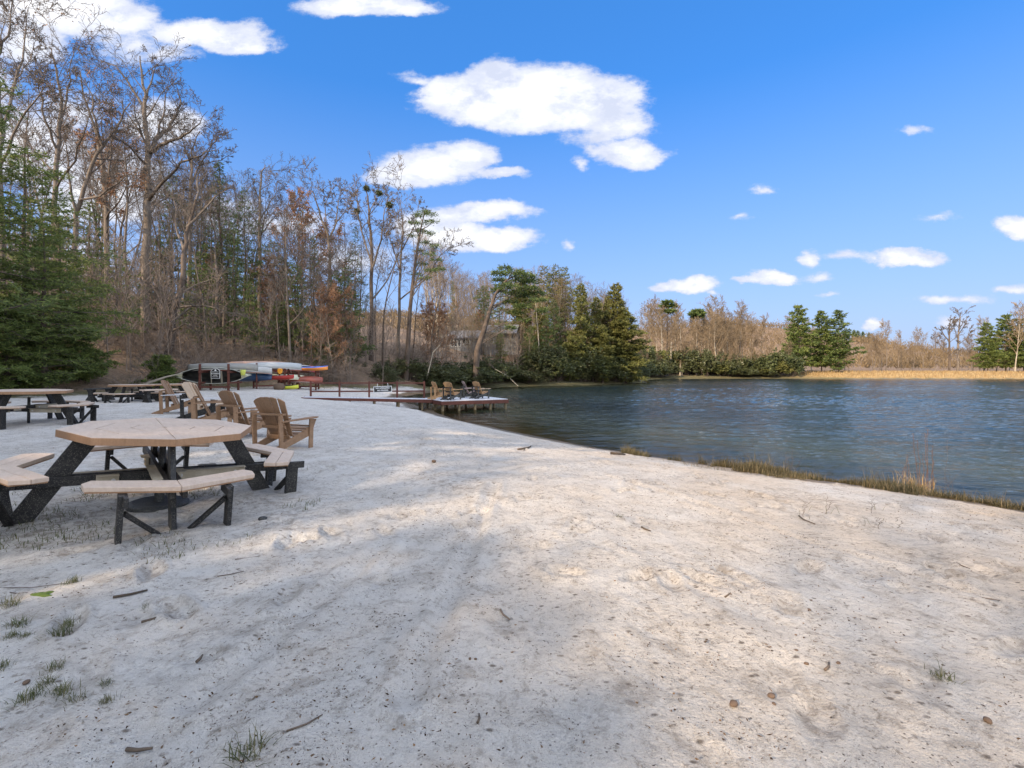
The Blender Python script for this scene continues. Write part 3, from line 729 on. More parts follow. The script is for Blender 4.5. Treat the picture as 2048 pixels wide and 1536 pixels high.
def hanging_sign():
    s0 = .60; a = RP(.62, .865); far = Vector((-rd.y, rd.x, 0)); far = far if far.y > 0 else -far
    c = Vector((R0.x, R0.y, 0))+RP(.39, .52)-far*.09
    t = empty('no_lifeguard_sign', c, 0, label='small black hanging sign reading no lifeguard, no fishing, on the ramp railing', cat='sign')
    ang = math.atan2(-rd.y, -rd.x); Mx = Matrix.Rotation(ang, 4, 'Z') @ Matrix.Rotation(math.pi/2, 4, 'X') @ Matrix.Rotation(math.radians(2), 4, 'Z')
    # panel in local xy, facing +z (towards the viewer)
    b = BM(); b.box((0, 0, 0), (.98, .34, .016), bev=.003, M=Mx); b.build('panel', M['white'], t)
    b = BM(); b.box((0, 0, .010), (.92, .285, .008), bev=0, M=Mx); b.build('face', M['sign'], t)
    text_mesh('NO LIFEGUARD', .105, Mx @ Matrix.Translation((0, .063, .0165)), M['white'], 'lettering', t, bold=.0025)
    text_mesh('NO FISHING', .105, Mx @ Matrix.Translation((0, -.063, .0165)), M['white'], 'lettering', t, bold=.0025)
    for sx in (-.28, .28):
        b = BM(); b.tube([Mx @ Vector((sx, .165, 0)), Mx @ Vector((sx, .21, .01)), Mx @ Vector((sx*.97, .33, .0))], .012, 6); b.build('hanger', M['white'], t)
hanging_sign()
zc = DZ-.003
def onp(a, b): p = FL+U*a+V*b; return (p.x, p.y, zc)
adirondack('orange tan chair farthest left on the platform, partly hidden by its neighbour', onp(.45, 1.75), math.radians(30), slat='chair_orange', frame='chair_orange', group='adirondack chairs on the swimming platform')
adirondack('tan chair with black legs on the front left of the platform', onp(.85, .75), math.radians(47), slat='chair_orange', frame='black2', arm='chair_orange', group='adirondack chairs on the swimming platform', nsl=6)
adirondack('weathered pinkish grey chair with narrow slats at the back of the platform', onp(2.45, 2.3), math.radians(18), slat='chair_pink', frame='black2', arm='chair_pink', group='adirondack chairs on the swimming platform', nsl=7)
adirondack('tan chair with black legs farthest right on the platform', onp(2.7, 1.15), math.radians(38), slat='chair_orange', frame='black2', arm='chair_pale', group='adirondack chairs on the swimming platform', nsl=6)

# ------------------------------------------------------------------ boats and racks
def hull_pts(L, B, D, n=22, m=9, rocker=.25, sheer=.35, full=2.4):
    """open canoe hull, keel down, centred; returns grid of points"""
    V_ = np.zeros((n, m, 3))
    for i in range(n):
        s = -1+2*i/(n-1); w = B/2*(1-abs(s)**full); w = max(w, .008); zk = D*rocker*abs(s)**3.2; zs = D*(1+sheer*abs(s)**2.6)
        for j in range(m):
            a = -1+2*j/(m-1); u = math.copysign(abs(a)**.75, a)*w; z = zk+(zs-zk)*abs(a)**2.6
            V_[i, j] = (s*L/2*(1-.04*abs(a)**0*(1-abs(a)) if False else 1), u, z)
    return V_
def grid_mesh(V_, name, m_, parent, thick=.02):
    n, m = V_.shape[:2]; i, j = np.meshgrid(np.arange(n-1), np.arange(m-1), indexing='ij')
    q = np.stack([i*m+j, (i+1)*m+j, (i+1)*m+j+1, i*m+j+1], -1).reshape(-1, 4)
    me = np_mesh(name, V_.reshape(-1, 3), quads=q, smooth=True); o = link(name, me, parent, m_)
    mod = o.modifiers.new('s', 'SOLIDIFY'); mod.thickness = thick; mod.offset = 0; return o
def paint(c, **k):
    key = 'p%s' % (c,)
    if key not in M: M[key] = mat('boat_paint', m_paint(c, **k))
    return M[key]
def canoe(label, loc, rz, L, B, D, hull, gun, upside=False, roll=0, pitch=0, ends=None, shade_liner=None, group='canoes stored on the racks'):
    t = empty('canoe', loc, 0, label=label, cat='canoe', group=group)
    t.rotation_euler = Euler(((math.pi if upside else 0)+roll, pitch, rz))
    V_ = hull_pts(L, B, D); grid_mesh(V_, 'hull', paint(hull), t)
    if shade_liner: Vi = V_.copy(); Vi[:, :, 1] *= .95; Vi[:, :, 2] = V_[:, :, 2]*.93+.03; grid_mesh(Vi[1:-1], 'shade_liner', paint(shade_liner), t, .006)  # black inner shell paints the shade inside the hull
    b = BM()
    for k in (0, -1): b.tube([Vector(V_[i, k])+Vector((0, 0, .008)) for i in range(0, 22)], .017, 6)
    b.build('gunwale', paint(gun), t)
    for f in (-.28, .0, .30):
        i = int((f+1)/2*21); w = V_[i, -1, 1]; z = V_[i, -1, 2]; b = BM(); b.box((V_[i, 0, 0], 0, z-.02), (.10 if f else .05, 2*w-.03, .02), bev=.003); b.build('thwart' if f == 0 else 'seat', M['oldwood'], t)
    for s in (-1, 1):
        b = BM(); idx = (0, 1, 2) if s < 0 else (21, 20, 19)
        bm = b.bm; A = bm.verts.new(V_[idx[0], 4]*[1, 0, 0]+[0, 0, V_[idx[0], 0, 2]+.012]); l = bm.verts.new(V_[idx[2], 0]+[0, 0, .012]); r = bm.verts.new(V_[idx[2], -1]+[0, 0, .012]); c = bm.verts.new(V_[idx[2], 4]*[1, 0, 0]+[0, 0, V_[idx[2], 0, 2]+.03]); bm.faces.new((A, l, c)); bm.faces.new((A, c, r))
        b.build('end_deck', paint(ends or gun), t)
    return t
def kayak(label, loc, rz, L, B, D, deck, hull, upside=False, roll=0, pitch=0, group='kayaks stored on the racks'):
    t = empty('kayak', loc, 0, label=label, cat='kayak', group=group); t.rotation_euler = Euler(((math.pi if upside else 0)+roll, pitch, rz))
    n, m = 24, 8
    def shell(top):
        V_ = np.zeros((n, m, 3))
        for i in range(n):
            s = -1+2*i/(n-1); w = max(B/2*(1-abs(s)**2.2), .01); zs = D*.55+D*.35*abs(s)**3; zt = D*(.85+.2*abs(s)**3); zb = D*.25*abs(s)**3
            for j in range(m):
                a = -1+2*j/(m-1); z = zs+((zt-zs) if top else (zb-zs))*(1-abs(a)**2.2); V_[i, j] = (s*L/2, a*w, z)
        return V_
    grid_mesh(shell(True), 'deck', paint(deck), t, .01); grid_mesh(shell(False), 'hull', paint(hull), t, .01)
    b = BM(); k = 20; b.tube([(.38*math.cos(2*math.pi*i/k)-.1, .21*math.sin(2*math.pi*i/k), D*.90) for i in range(k+1)], .018, 6); b.build('cockpit_rim', M['sign'], t)
    b = BM(); b.prism([(.34*math.cos(2*math.pi*i/16)-.1, .18*math.sin(2*math.pi*i/16)) for i in range(16)], D*.86, D*.885, 0); b.build('seat', M['sign'], t)
    return t
def rack(label, loc, rz, L, h=1.62, levels=(.48, 1.10), depth=1.0, n=2, gap=None):
    t = empty('boat_rack', loc, rz, label=label, cat='boat rack', group='wooden boat racks')
    for i in range(n):
        x = -L/2+L*i/(n-1)
        for s in (0, 1):
            b = BM(); b.box((x, s*depth-.1, h/2-.05), (.10, .10, h+(.0 if s == 0 else -.05)), (0, 0, 0), .006); b.build('post', M['redwood'], t)
        for z in levels:
            b = BM(); b.box((x+.075, depth/2-.1, z), (.045, depth+.5, .10), bev=.004); b.build('arm', M['redwood'], t)
    b = BM(); b.box((0, depth-.02, levels[1]+.15), (L+.2, .04, .10), bev=.004); b.box((0, -.16, levels[0]-.25), (L+.3, .04, .10), bev=.004); b.build('rail', M['redwood'], t)
    return t
zg = .12
Y1 = 28.0
rack('near wooden boat rack with two dark red posts, holding grey and olive canoes', (wx(430.5, Y1), Y1, h1(wx(430.5, Y1), Y1)-.02), 0, wx(459, Y1)-wx(402, Y1))
zz = h1(wx(430, Y1), Y1)
canoe('long grey canoe stored upside down on the top of the near rack', (wx(446, Y1+.55), Y1+.55, zz+1.60), math.radians(3), 4.05, .86, .36, (.24, .235, .22), (.46, .44, .40), upside=True, ends=(.4, .32, .27))
canoe('big pale olive canoe on its side on the near rack, shade painted inside', (wx(431, Y1+.5), Y1+.62, zz+.92), math.radians(2), 4.2, .95, .42, (.40, .40, .31), (.52, .53, .46), roll=math.radians(96), ends=(.46, .44, .30), shade_liner=(.012, .012, .012))
Y2 = 31.5; ang2 = math.radians(38)
z2 = h1(wx(530, Y2), Y2)
rack('middle wooden boat rack behind the grey canoe', (wx(545, Y2), Y2, z2-.03), ang2, 1.9, h=1.75)
canoe('faded pink brown canoe upside down on the middle rack top', (wx(515, Y2+1.2), Y2+1.2, z2+1.83), math.radians(14), 3.7, .86, .38, (.42, .27, .21), (.5, .4, .33), upside=True)
canoe('silver white canoe upside down on the middle rack, pointing right', (wx(548, Y2-.1), Y2-.1, z2+1.72), math.radians(8)+ang2*.3, 3.3, .82, .36, (.40, .42, .43), (.55, .5, .45), upside=True)
canoe('white canoe end poking out below the faded pink one', (wx(500, Y2-.6), Y2-.6, z2+1.42), math.radians(-6), 3.0, .78, .34, (.46, .46, .45), (.4, .2, .15), upside=True)
canoe('dark blue canoe on the lower level of the middle rack', (wx(492, Y2-.5), Y2-.5, z2+.52), math.radians(3), 3.2, .84, .36, (.012, .05, .13), (.34, .45, .52), roll=math.radians(-15))
kayak('bright red kayak on the lower level between the racks', (wx(545, Y2+.2), Y2+.2, z2+.58), math.radians(18), 2.6, .68, .33, (.55, .03, .025), (.48, .03, .02))
canoe('cream canoe upside down on the lower level of the middle rack', (wx(566, Y2+1.6), Y2+1.6, z2+.92), math.radians(26), 2.7, .8, .34, (.56, .58, .44), (.3, .12, .07), upside=True)
Y3 = 34.0; z3 = h1(wx(600, Y3), Y3)
rack('far wooden boat rack at the right end, holding a blue and orange kayak', (wx(606, Y3), Y3, z3-.03), math.radians(12), 1.75, h=1.75)
rack('low wooden boat rack between the middle and far racks', (wx(578, Y3-.8), Y3-.8, z3-.03), math.radians(30), 1.2, h=1.30, levels=(.40, .95))
canoe('pale grey canoe upside down beside the red one on top of the racks', (wx(580, Y3-.4), Y3-.4, z3+1.72), math.radians(22), 2.7, .82, .36, (.38, .40, .41), (.45, .1, .08), upside=True)
canoe('crimson canoe upside down at the back of the rack tops', (wx(590, Y3+.2), Y3+.2, z3+1.70), math.radians(25), 2.6, .82, .36, (.50, .07, .09), (.5, .1, .1), upside=True)
kayak('orange and yellow kayak with a blue deck lying on the far rack', (wx(612, Y3-.2), Y3-.2, z3+1.30), math.radians(4), 3.0, .72, .36, (.04, .11, .42), (.80, .28, .05))
canoe('brick red canoe upside down on the low level of the far rack', (wx(603, Y3-.3), Y3-.3, z3+.92), math.radians(5), 2.9, .84, .38, (.25, .06, .04), (.62, .5, .45), upside=True)
kayak('yellow green kayak lying on the sand under the racks', (wx(577, 31.0), 31.0, z2-.02), math.radians(12), 1.2, .5, .28, (.55, .56, .03), (.60, .60, .04))
def lump_mesh(r, seed, sx=1, sy=1, sz=.6, sub=2, amp=.25):
    b = bmesh.new(); bmesh.ops.create_icosphere(b, subdivisions=sub, radius=1)
    rr = np.random.default_rng(seed); off = rr.uniform(0, 50, 2)
    for v in b.verts:
        k = 1+amp*float(fbm(np.array([v.co.x*1.3+off[0]+v.co.z]), np.array([v.co.y*1.3+off[1]]), 3, seed)[0])
        v.co = Vector((v.co.x*r*sx*k, v.co.y*r*sy*k, v.co.z*r*sz*k))
    me = bpy.data.meshes.new('lump'); b.to_mesh(me); b.free(); me.polygons.foreach_set('use_smooth', np.ones(len(me.polygons), bool)); return me
def single(name, me, m_, loc, rz, label, cat, group=None, sc=1):
    o = link(name, me, None, m_); o.location = loc; o.rotation_euler = (0, 0, rz); o.scale = (sc,)*3; return tag(o, label, cat, group)
b = BM(); b.tube([(0, 0, -.16), (0, 0, .12), (0, 0, .16)], [.11, .15, .15], 14); o = b.build('yellow_bucket', paint((.62, .66, .12)), None, True); o.location = (wx(486, Y1+.1), Y1+.1, zz+1.05); tag(o, 'yellow bucket hanging between the canoes on the near rack', 'bucket')
b = BM(); b.prism([(-.13, .16), (-.16, .05), (-.12, -.12), (0, -.2), (.12, -.12), (.16, .05), (.13, .16), (0, .18)], -.05, .05, .02, Matrix.Rotation(math.pi/2, 4, 'X')); o = b.build('life_vest', paint((.80, .32, .02))); o.location = (wx(560, Y2-.8), Y2-.8, z2+1.15); tag(o, 'orange life vest hanging from the middle rack', 'life vest')
single('boulder', lump_mesh(.32, 3, 1.15, .8, .9), M['stone'], (wx(558, 30.6), 30.6, z2+.12), 0, 'pinkish boulder on the sand under the middle rack', 'boulder')
x_, y_, z_ = ray(444, 786); single('pale_rock', lump_mesh(.2, 8, 1.2, .8, .55), M['palestone'], (x_, y_, z_+.02), .3, 'pale flat rock on the grass below the near rack', 'rock')
def arched_sign():
    y = Y1-.18; t = empty('arched_sign', (wx(431, y), y, zz+1.0), 0, label='small black arched notice board with a white border on the near boat rack', cat='sign')
    w, h = .26, .30; prof = [(-w, -h), (w, -h), (w, .16), (.18, .235), (.10, .285), (0, .305), (-.10, .285), (-.18, .235), (-w, .16)]
    R = Matrix.Rotation(math.pi/2, 4, 'X')
    b = BM(); b.prism(prof, -.012, .008, .002, R); b.build('panel', M['white'], t)
    b = BM(); b.prism([(p[0]*.91, p[1]*.93) for p in prof], .0095, .013, 0, R); b.build('face', M['sign'], t)
    b = BM(); b.prism([(0, .25), (.075, .19), (.02, .125), (-.07, .175)], .0145, .018, 0, R); b.build('emblem', M['white'], t)
    for s, z, sz, bo in (('BOAT RACK', .085, .072, 0), ('NO PARKING', -.015, .085, .002), ('MEMBERS', -.115, .062, 0), ('BOATS ONLY', -.2, .062, 0)):
        text_mesh(s, sz, R @ Matrix.Translation((0, z, .0165)), M['white'], 'lettering', t, .001, bold=bo, sx=.92)
    b = BM(); b.box((0, .03, .17), (wx(459, Y1)-wx(402, Y1), .03, .06), bev=.003); b.build('batten', M['redwood'], t)
arched_sign()

# ------------------------------------------------------------------ cabin in the woods, far bank things
def cabin():
    x0, y0 = wx(972, 88), 88.0; zb = wz(697, 88)-.1
    t = empty('cabin', (x0, y0, zb), math.radians(-8), label='grey wooden cabin with low gabled roofs among the trees above the lake', cat='house')
    def box(n, c, s, m_, par=t): b = BM(); b.box(c, s, bev=.01); return b.build(n, m_, par)
    M['siding'] = mat('grey_cabin_siding', lambda g, b: setc(g, b, g.mix(g.noise(g.vmath('MULTIPLY', g.o, (.4, .4, 6)), 1.5, 4), (.10, .105, .11), (.19, .19, .19)), .8))
    M['roof'] = mat('grey_shingle_roof', lambda g, b: setc(g, b, g.mix(g.noise(g.vmath('MULTIPLY', g.o, (3, 3, 3)), 1.5, 5), (.09, .09, .10), (.19, .19, .205)), .85))
    M['pane'] = mat('dark_window_glass', lambda g, b: setc(g, b, (.02, .025, .03), .1))
    W1 = 5.6
    box('wall', (-3.4, 0, .45), (W1, 5, 3.3), M['siding']); box('wall', (3.0, 1, .8), (6.2, 5, 4.2), M['siding'])
    def gable(cx, L, D, z, hgt, ov=.5, y=0, m_=M['roof']):
        bm = bmesh.new(); P = []
        for sx in (-1, 1):
            P.append([bm.verts.new((cx+sx*(L/2+ov), y+yy, zz_)) for yy, zz_ in ((-D/2-ov, z-.15), (0, z+hgt), (D/2+ov, z-.15), (D/2+ov, z-.32), (0, z+hgt-.17), (-D/2-ov, z-.32))])
        for k in range(6): bm.faces.new((P[0][k], P[0][(k+1) % 6], P[1][(k+1) % 6], P[1][k]))
        bm.faces.new(P[0]); bm.faces.new(P[1][::-1]); b = BM(); b.merge(bm, Matrix.Identity(4)); return b.build('roof', m_, t)
    gable(-3.4, W1, 5, 2.1, 1.35); r = gable(3.0, 5, 6.2, 2.9, 1.6, y=1); 
    b = BM(); b.box((1.3, 0, 4.0), (.5, .5, 1.0), bev=.01); b.build('chimney', M['stone'], r)
    for i, xx_ in enumerate((-5.7, -5.1, -4.4, -3.5, -2.7)):
        w = box('window', (xx_, -2.53, 1.0 if i < 3 else 1.25), (.48, .05, 1.3 if i < 3 else .9), M['white']); b = BM(); b.box((xx_, -2.57, 1.0 if i < 3 else 1.25), (.38, .03, 1.15 if i < 3 else .75), bev=0); b.build('pane', M['pane'], w)
    for xx_ in (.4, 1.4): 
        w = box('window', (xx_, -1.53, 1.4), (.5, .05, 1.0), M['white']); b = BM(); b.box((xx_, -1.57, 1.4), (.4, .03, .85), bev=0); b.build('pane', M['pane'], w)
    w = box('door', (2.6, -1.53, 1.0), (.95, .05, 2.0), M['sign'])
    box('foundation', (0, .3, -2.2), (12, 5, 2.2), M['stone'])
cabin()
def shelter():
    Yb = 141.5; x0 = wx(1322, Yb); z0 = h1(x0, Yb)
    t = empty('boat_shelter', (x0, Yb, max(z0, LAKE_Z)), 0, label='tiny dark boathouse with an orange canoe on its front by the far shrubs', cat='shed')
    b = BM(); b.box((0, 1, 1.6), (4.4, 2.2, 3.2), bev=.02); b.build('wall', M['sign'], t)
    b = BM(); b.prism([(-2.6, 0), (2.6, 0), (0, 1.2)], -.2, 2.6, .02, Matrix.Translation((0, 2.2, 3.2)) @ Matrix.Rotation(math.pi/2, 4, 'X')); b.build('roof', M['black2'], t)
    canoe('orange canoe resting in front of the tiny dark boathouse across the lake', (x0-.3, Yb-.9, max(z0, LAKE_Z)+2.3), 0, 2.8, .8, .4, (.85, .30, .03), (.8, .35, .1), upside=True, group=None)
shelter()
# ------------------------------------------------------------------ trees
def norm(v): return v/np.maximum(np.linalg.norm(v, axis=-1, keepdims=True), 1e-9)
def tubes(P0, P1, R0_, R1_, k):
    """many separate tapered tubes -> verts, quads"""
    P0 = np.asarray(P0, float); P1 = np.asarray(P1, float); d = norm(P1-P0)
    up = np.where(np.abs(d[:, 2:3]) > .9, np.array([[1., 0, 0]]), np.array([[0, 0, 1.]])); a = norm(np.cross(d, up)); b = np.cross(d, a)
    th = np.arange(k)*2*math.pi/k; c = np.cos(th)[None, :, None]; s = np.sin(th)[None, :, None]
    ring = a[:, None]*c+b[:, None]*s
    V0 = P0[:, None]+ring*np.asarray(R0_)[:, None, None]; V1 = P1[:, None]+ring*np.asarray(R1_)[:, None, None]
    V_ = np.concatenate([V0, V1], 1).reshape(-1, 3); n = len(P0)
    base = (np.arange(n)*2*k)[:, None]; i = np.arange(k)[None]; j = (i+1) % k
    q = np.stack([base+i, base+j, base+k+j, base+k+i], -1).reshape(-1, 4)
    return V_, q
class Segs:
    def __init__(s): s.a = []; s.b = []; s.r0 = []; s.r1 = []
    def add(s, a, b, r0, r1): s.a.append(a); s.b.append(b); s.r0.append(r0); s.r1.append(r1)
    def mesh(s, name, kbig=7):
        A = np.array(s.a); B = np.array(s.b); r0 = np.array(s.r0); r1 = np.array(s.r1); Vs = []; Q = []; off = 0
        for lo, hi, k in ((.05, 99, kbig), (.02, .05, 4), (0, .02, 3)):
            m = (r0 >= lo) & (r0 < hi)
            if not m.any(): continue
            V_, q = tubes(A[m], B[m], r0[m], r1[m], k); Vs.append(V_); Q.append(q+off); off += len(V_)
        return np_mesh(name, np.concatenate(Vs), quads=np.concatenate(Q), smooth=True)
def branch(S, R, p, d, L, r, lvl, maxl, P):
    """wobbling tapering branch with side branches"""
    steps = max(3, int(3+L*P.get('res', .8))) if lvl < maxl else 2
    steps = min(steps, 9); sl = L/steps; pts = [p]; dirs = [d]; rr = r
    for i in range(steps):
        wob = P['wob']*(1+.4*lvl)
        d = d+np.array([R.gauss(0, wob), R.gauss(0, wob), R.gauss(0, wob*.6)+P['up'][min(lvl, len(P['up'])-1)]])
        d = d/np.linalg.norm(d); q = p+d*sl; r2 = r*(1-(i+1)/steps*(1-P['tip']))
        r2 = max(r2, P['rmin']); S.add(p, q, max(rr, P['rmin']), r2); p = q; rr = r2; pts.append(p); dirs.append(d)
    if lvl >= maxl: return
    nc = P['n'][lvl]; nc = int(nc*(.8+.4*R.random())+.5)
    for c in range(nc):
        t = P['t0'][lvl]+(1-P['t0'][lvl])*((c+R.random())/nc)**P.get('tp', .85); f = t*steps; i = min(int(f), steps-1); f -= i
        q = pts[i]*(1-f)+pts[i+1]*f; dd = dirs[min(i+1, steps)]
        ax = np.array([R.gauss(0, 1), R.gauss(0, 1), R.gauss(0, .6)]); ax -= dd*ax.dot(dd); ax /= max(np.linalg.norm(ax), 1e-6)
        ang = math.radians(P['ang'][lvl]*(.7+.6*R.random())); nd = dd*math.cos(ang)+ax*math.sin(ang)
        ll = L*P['len'][lvl]*(1-.55*t*(1 if lvl == 0 else .6))*(.7+.6*R.random()); r_ = r*(1-t*(1-P['tip']))*P['rad'][lvl]
        branch(S, R, q, nd, ll, max(r_, P['rmin']), lvl+1, maxl, P)
DEF = dict(wob=.07, up=(.0, .06, .03, .02), tip=.22, rmin=.011, n=(13, 7, 6, 4), t0=(.38, .22, .15, .1), ang=(42, 42, 45, 45), len=(.34, .48, .48, .5), rad=(.42, .5, .5, .5))
def bare_tree(seed, H, r, lean=(0, 0), levels=3, trunkmat='bark', twigmat='twig', polys=None, base=True, **kw):
    """trunk and crown meshes of a leafless tree, in local space"""
    R = random.Random(seed); P = dict(DEF); P.update(kw)
    T = Segs(); C = Segs()
    if polys is None:
        d = np.array([lean[0], lean[1], 1.0]); d /= np.linalg.norm(d); steps = 10; p = np.zeros(3); rr = r*1.25; pts = [p]; dirs = [d]
        for i in range(steps):
            d = d+np.array([R.gauss(0, .05), R.gauss(0, .05), .02]); d /= np.linalg.norm(d); q = p+d*H/steps; r2 = r*(1-((i+1)/steps)**.9*.88)
            T.add(p, q, rr, r2); p = q; rr = r2; pts.append(p); dirs.append(d)
        nc = P['n'][0]
        for c in range(nc):
            t = P['t0'][0]+(1-P['t0'][0])*((c+R.random())/nc)**.8; f = min(t, .995)*steps; i = int(f); f -= i; q = pts[i]*(1-f)+pts[i+1]*f
            az = c*2.4+R.random(); ang = math.radians(P['ang'][0]*(.75+.5*R.random())*(1.15-.5*t)); dd = np.array([math.cos(az)*math.sin(ang), math.sin(az)*math.sin(ang), math.cos(ang)])
            branch(C, R, q, dd, H*P['len'][0]*(1.15-.75*t)*(.75+.5*R.random()), r*(1-t*.85)*P['rad'][0]*1.25, 1, levels, P)
    else:
        for k, (pl, r0, r1) in enumerate(polys):
            pl = [np.array(a, float) for a in pl]; n = len(pl)-1; dense = []
            for i in range(n):
                for f in np.linspace(0, 1, 4)[:-1]:
                    dense.append(pl[i]*(1-f)+pl[i+1]*f+(np.array([R.gauss(0, .05), R.gauss(0, .05), 0]) if (i or f) else 0))
            dense.append(pl[-1]); m = len(dense)-1; D_ = T if k == 0 else C; rad = [r0+(r1-r0)*i/m for i in range(m+1)]
            for i in range(m): D_.add(dense[i], dense[i+1], rad[i], rad[i+1])
            nb = P.get('side', 9) if k else P.get('side0', 5); tot = sum(np.linalg.norm(dense[i+1]-dense[i]) for i in range(m))
            for c in range(nb):
                t = (P.get('st', .3) if k else P.get('st0', .45))+(1-(P.get('st', .3) if k else P.get('st0', .45)))*(c+R.random())/nb; i = min(int(t*m), m-1); dd = dense[i+1]-dense[i]; dd /= np.linalg.norm(dd)
                ax = np.array([R.gauss(0, 1), R.gauss(0, 1), R.gauss(.25, .5)]); ax -= dd*ax.dot(dd); ax /= np.linalg.norm(ax); a = math.radians(R.uniform(28, 58))
                branch(C, R, dense[i], dd*math.cos(a)+ax*math.sin(a), tot*R.uniform(.14, .26)*P.get('sl', 1), max(rad[i]*.42, P['rmin']*1.3), 1, levels, P)
    return T.mesh('trunk', 9), C.mesh('crown', 6), C
def leaf_tris(pos, dirs, L, Wd, seed, name='crown', droop=0):
    """one slim leaf or needle fan per position"""
    r = np.random.default_rng(seed); n = len(pos); d = norm(dirs); s = norm(np.cross(d, r.normal(size=(n, 3)))); L = L*(.6+.8*r.random(n)); Wd = Wd*(.6+.8*r.random(n))
    tip = pos+d*L[:, None]; tip[:, 2] -= droop*L; a = pos+s*Wd[:, None]/2+d*(L*.35)[:, None]; b = pos-s*Wd[:, None]/2+d*(L*.35)[:, None]
    V_ = np.stack([pos, a, tip, b], 1).reshape(-1, 3); q = np.arange(n*4).reshape(-1, 4); t = np.repeat(r.random(n), 4)
    return V_, q, t
def tree_object(name, T, C, tm, cm, loc, rz=0, sc=1, leaves=None, lm=None, **kw):
    t = empty(name, loc, rz, sc, **kw); link('trunk', T, t, M[tm]); c = link('crown', C, t, M[cm])
    if leaves is not None: link('foliage', leaves, c, M[lm])
    return t
def conifer(seed, H, R0, r=.2, start=.12, nb=90, ntw=9, ntuft=9, L=.17, Wd=.035, droop=.1, lean=(0, 0), power=.8, top=.06, gap=.25, flat=.25, branch_up=.15, curve=0.0, shape=None, keep=1.0, tier=0):
    R = random.Random(seed); g = np.random.default_rng(seed)
    T = Segs(); C = Segs(); steps = 10; pts = []; p = np.zeros(3); d = np.array([lean[0], lean[1], 1.]); d /= np.linalg.norm(d)
    for i in range(steps+1):
        t = i/steps; pts.append(np.array([lean[0]*H*t+curve*H*t*t+R.gauss(0, .012*H)*t*(1-t)*2, lean[1]*H*t+R.gauss(0, .012*H)*t*(1-t)*2, H*t]))
    for i in range(steps): T.add(pts[i], pts[i+1], r*(1-i/steps*.93)*(1.2 if i == 0 else 1), r*(1-(i+1)/steps*.93))
    pos = []; drs = []
    lob = [R.uniform(.75, 1.2) for _ in range(12)]
    for b in range(nb):
        t = start+(1-start)*(b+R.random()*.6)/nb
        if t > .995: continue
        f = t*steps; i = min(int(f), steps-1); q = pts[i]*(1-(f-i))+pts[i+1]*(f-i)
        az = b*2.39996+R.gauss(0, .25); u = (t-start)/(1-start)
        prof = shape(u) if shape else ((1-u)**power*(min(1, .45+u*3.5))+top)
        if tier: prof *= 1-tier*.5*(1+math.sin(u*H*2.1+lob[0]*9+2*math.sin(az)))
        l = R0*prof*lob[int((az/(2*math.pi)*12) % 12)]*R.uniform(.5, 1.22)
        if R.random() < gap*(.4 if u > .7 else 1): l *= .45
        if R.random() > keep: continue
        el = branch_up*(.2+1.4*u)+R.gauss(0, .1); dd = np.array([math.cos(az)*math.cos(el), math.sin(az)*math.cos(el), math.sin(el)])
        n = 5; bp = [q]; x = dd.copy()
        for k in range(n):
            x = x+np.array([R.gauss(0, .06), R.gauss(0, .06), R.gauss(0, .04)-droop*(.25 if k < 3 else -.35)]); x /= np.linalg.norm(x); bp.append(bp[-1]+x*l/n)
        br = max(.012, r*.28*(1-t*.7)*(l/R0+.2))
        for k in range(n): C.add(bp[k], bp[k+1], br*(1-k/n*.8), max(br*(1-(k+1)/n*.8), .006))
        m = max(3, int(ntw*(.35+.65*l/R0)))
        for w in range(m):
            s = .22+.78*(w+R.random())/m; f2 = s*n; k = min(int(f2), n-1); o = bp[k]*(1-(f2-k))+bp[k+1]*(f2-k); bd = bp[k+1]-bp[k]; bd /= np.linalg.norm(bd)
            side = np.cross(bd, (0, 0, 1)); side /= np.linalg.norm(side)+1e-9; sg = 1 if w % 2 else -1
            tl = l*.42*(1.15-s*.75)*R.uniform(.7, 1.25)+.12; td = bd*R.uniform(.5, .9)+side*sg*R.uniform(.55, 1)+np.array([0, 0, R.gauss(.02, flat)]); td /= np.linalg.norm(td); e = o+td*tl
            e[2] -= droop*tl*.4; C.add(o, e, .009, .004)
            nt = max(2, int(ntuft*tl/(R0*.35)))
            ss = .15+.85*(np.arange(nt)+g.random(nt))/nt; pp = o+(e-o)*ss[:, None]+g.normal(0, .035, (nt, 3))
            for rep in range(3):
                pos.append(pp); v = td+g.normal(0, .75, (nt, 3)); v[:, 2] = v[:, 2]*.7+.12; drs.append(v)
    pos = np.concatenate(pos); drs = np.concatenate(drs); V_, q, ti = leaf_tris(pos, drs, L, Wd, seed)
    return T.mesh('trunk', 9), C.mesh('crown', 5), np_mesh('foliage', V_, quads=q, attrs=dict(tint=ti))
def on_line(S, n, rmax, g, spread=.05):
    """points and directions along thin twigs"""
    A = np.array(S.a); B = np.array(S.b); r0 = np.array(S.r0); m = np.where(r0 <= rmax)[0]; k = g.choice(m, n); f = g.random(n)[:, None]
    return A[k]*(1-f)+B[k]*f+g.normal(0, spread, (n, 3)), norm(B[k]-A[k])+g.normal(0, .7, (n, 3))
def place(px, Y, top, t_H, **kw):
    x = wx(px, Y); z = h1(x, Y); return (x, Y, z-.15), (wz(top, Y)-z)/t_H

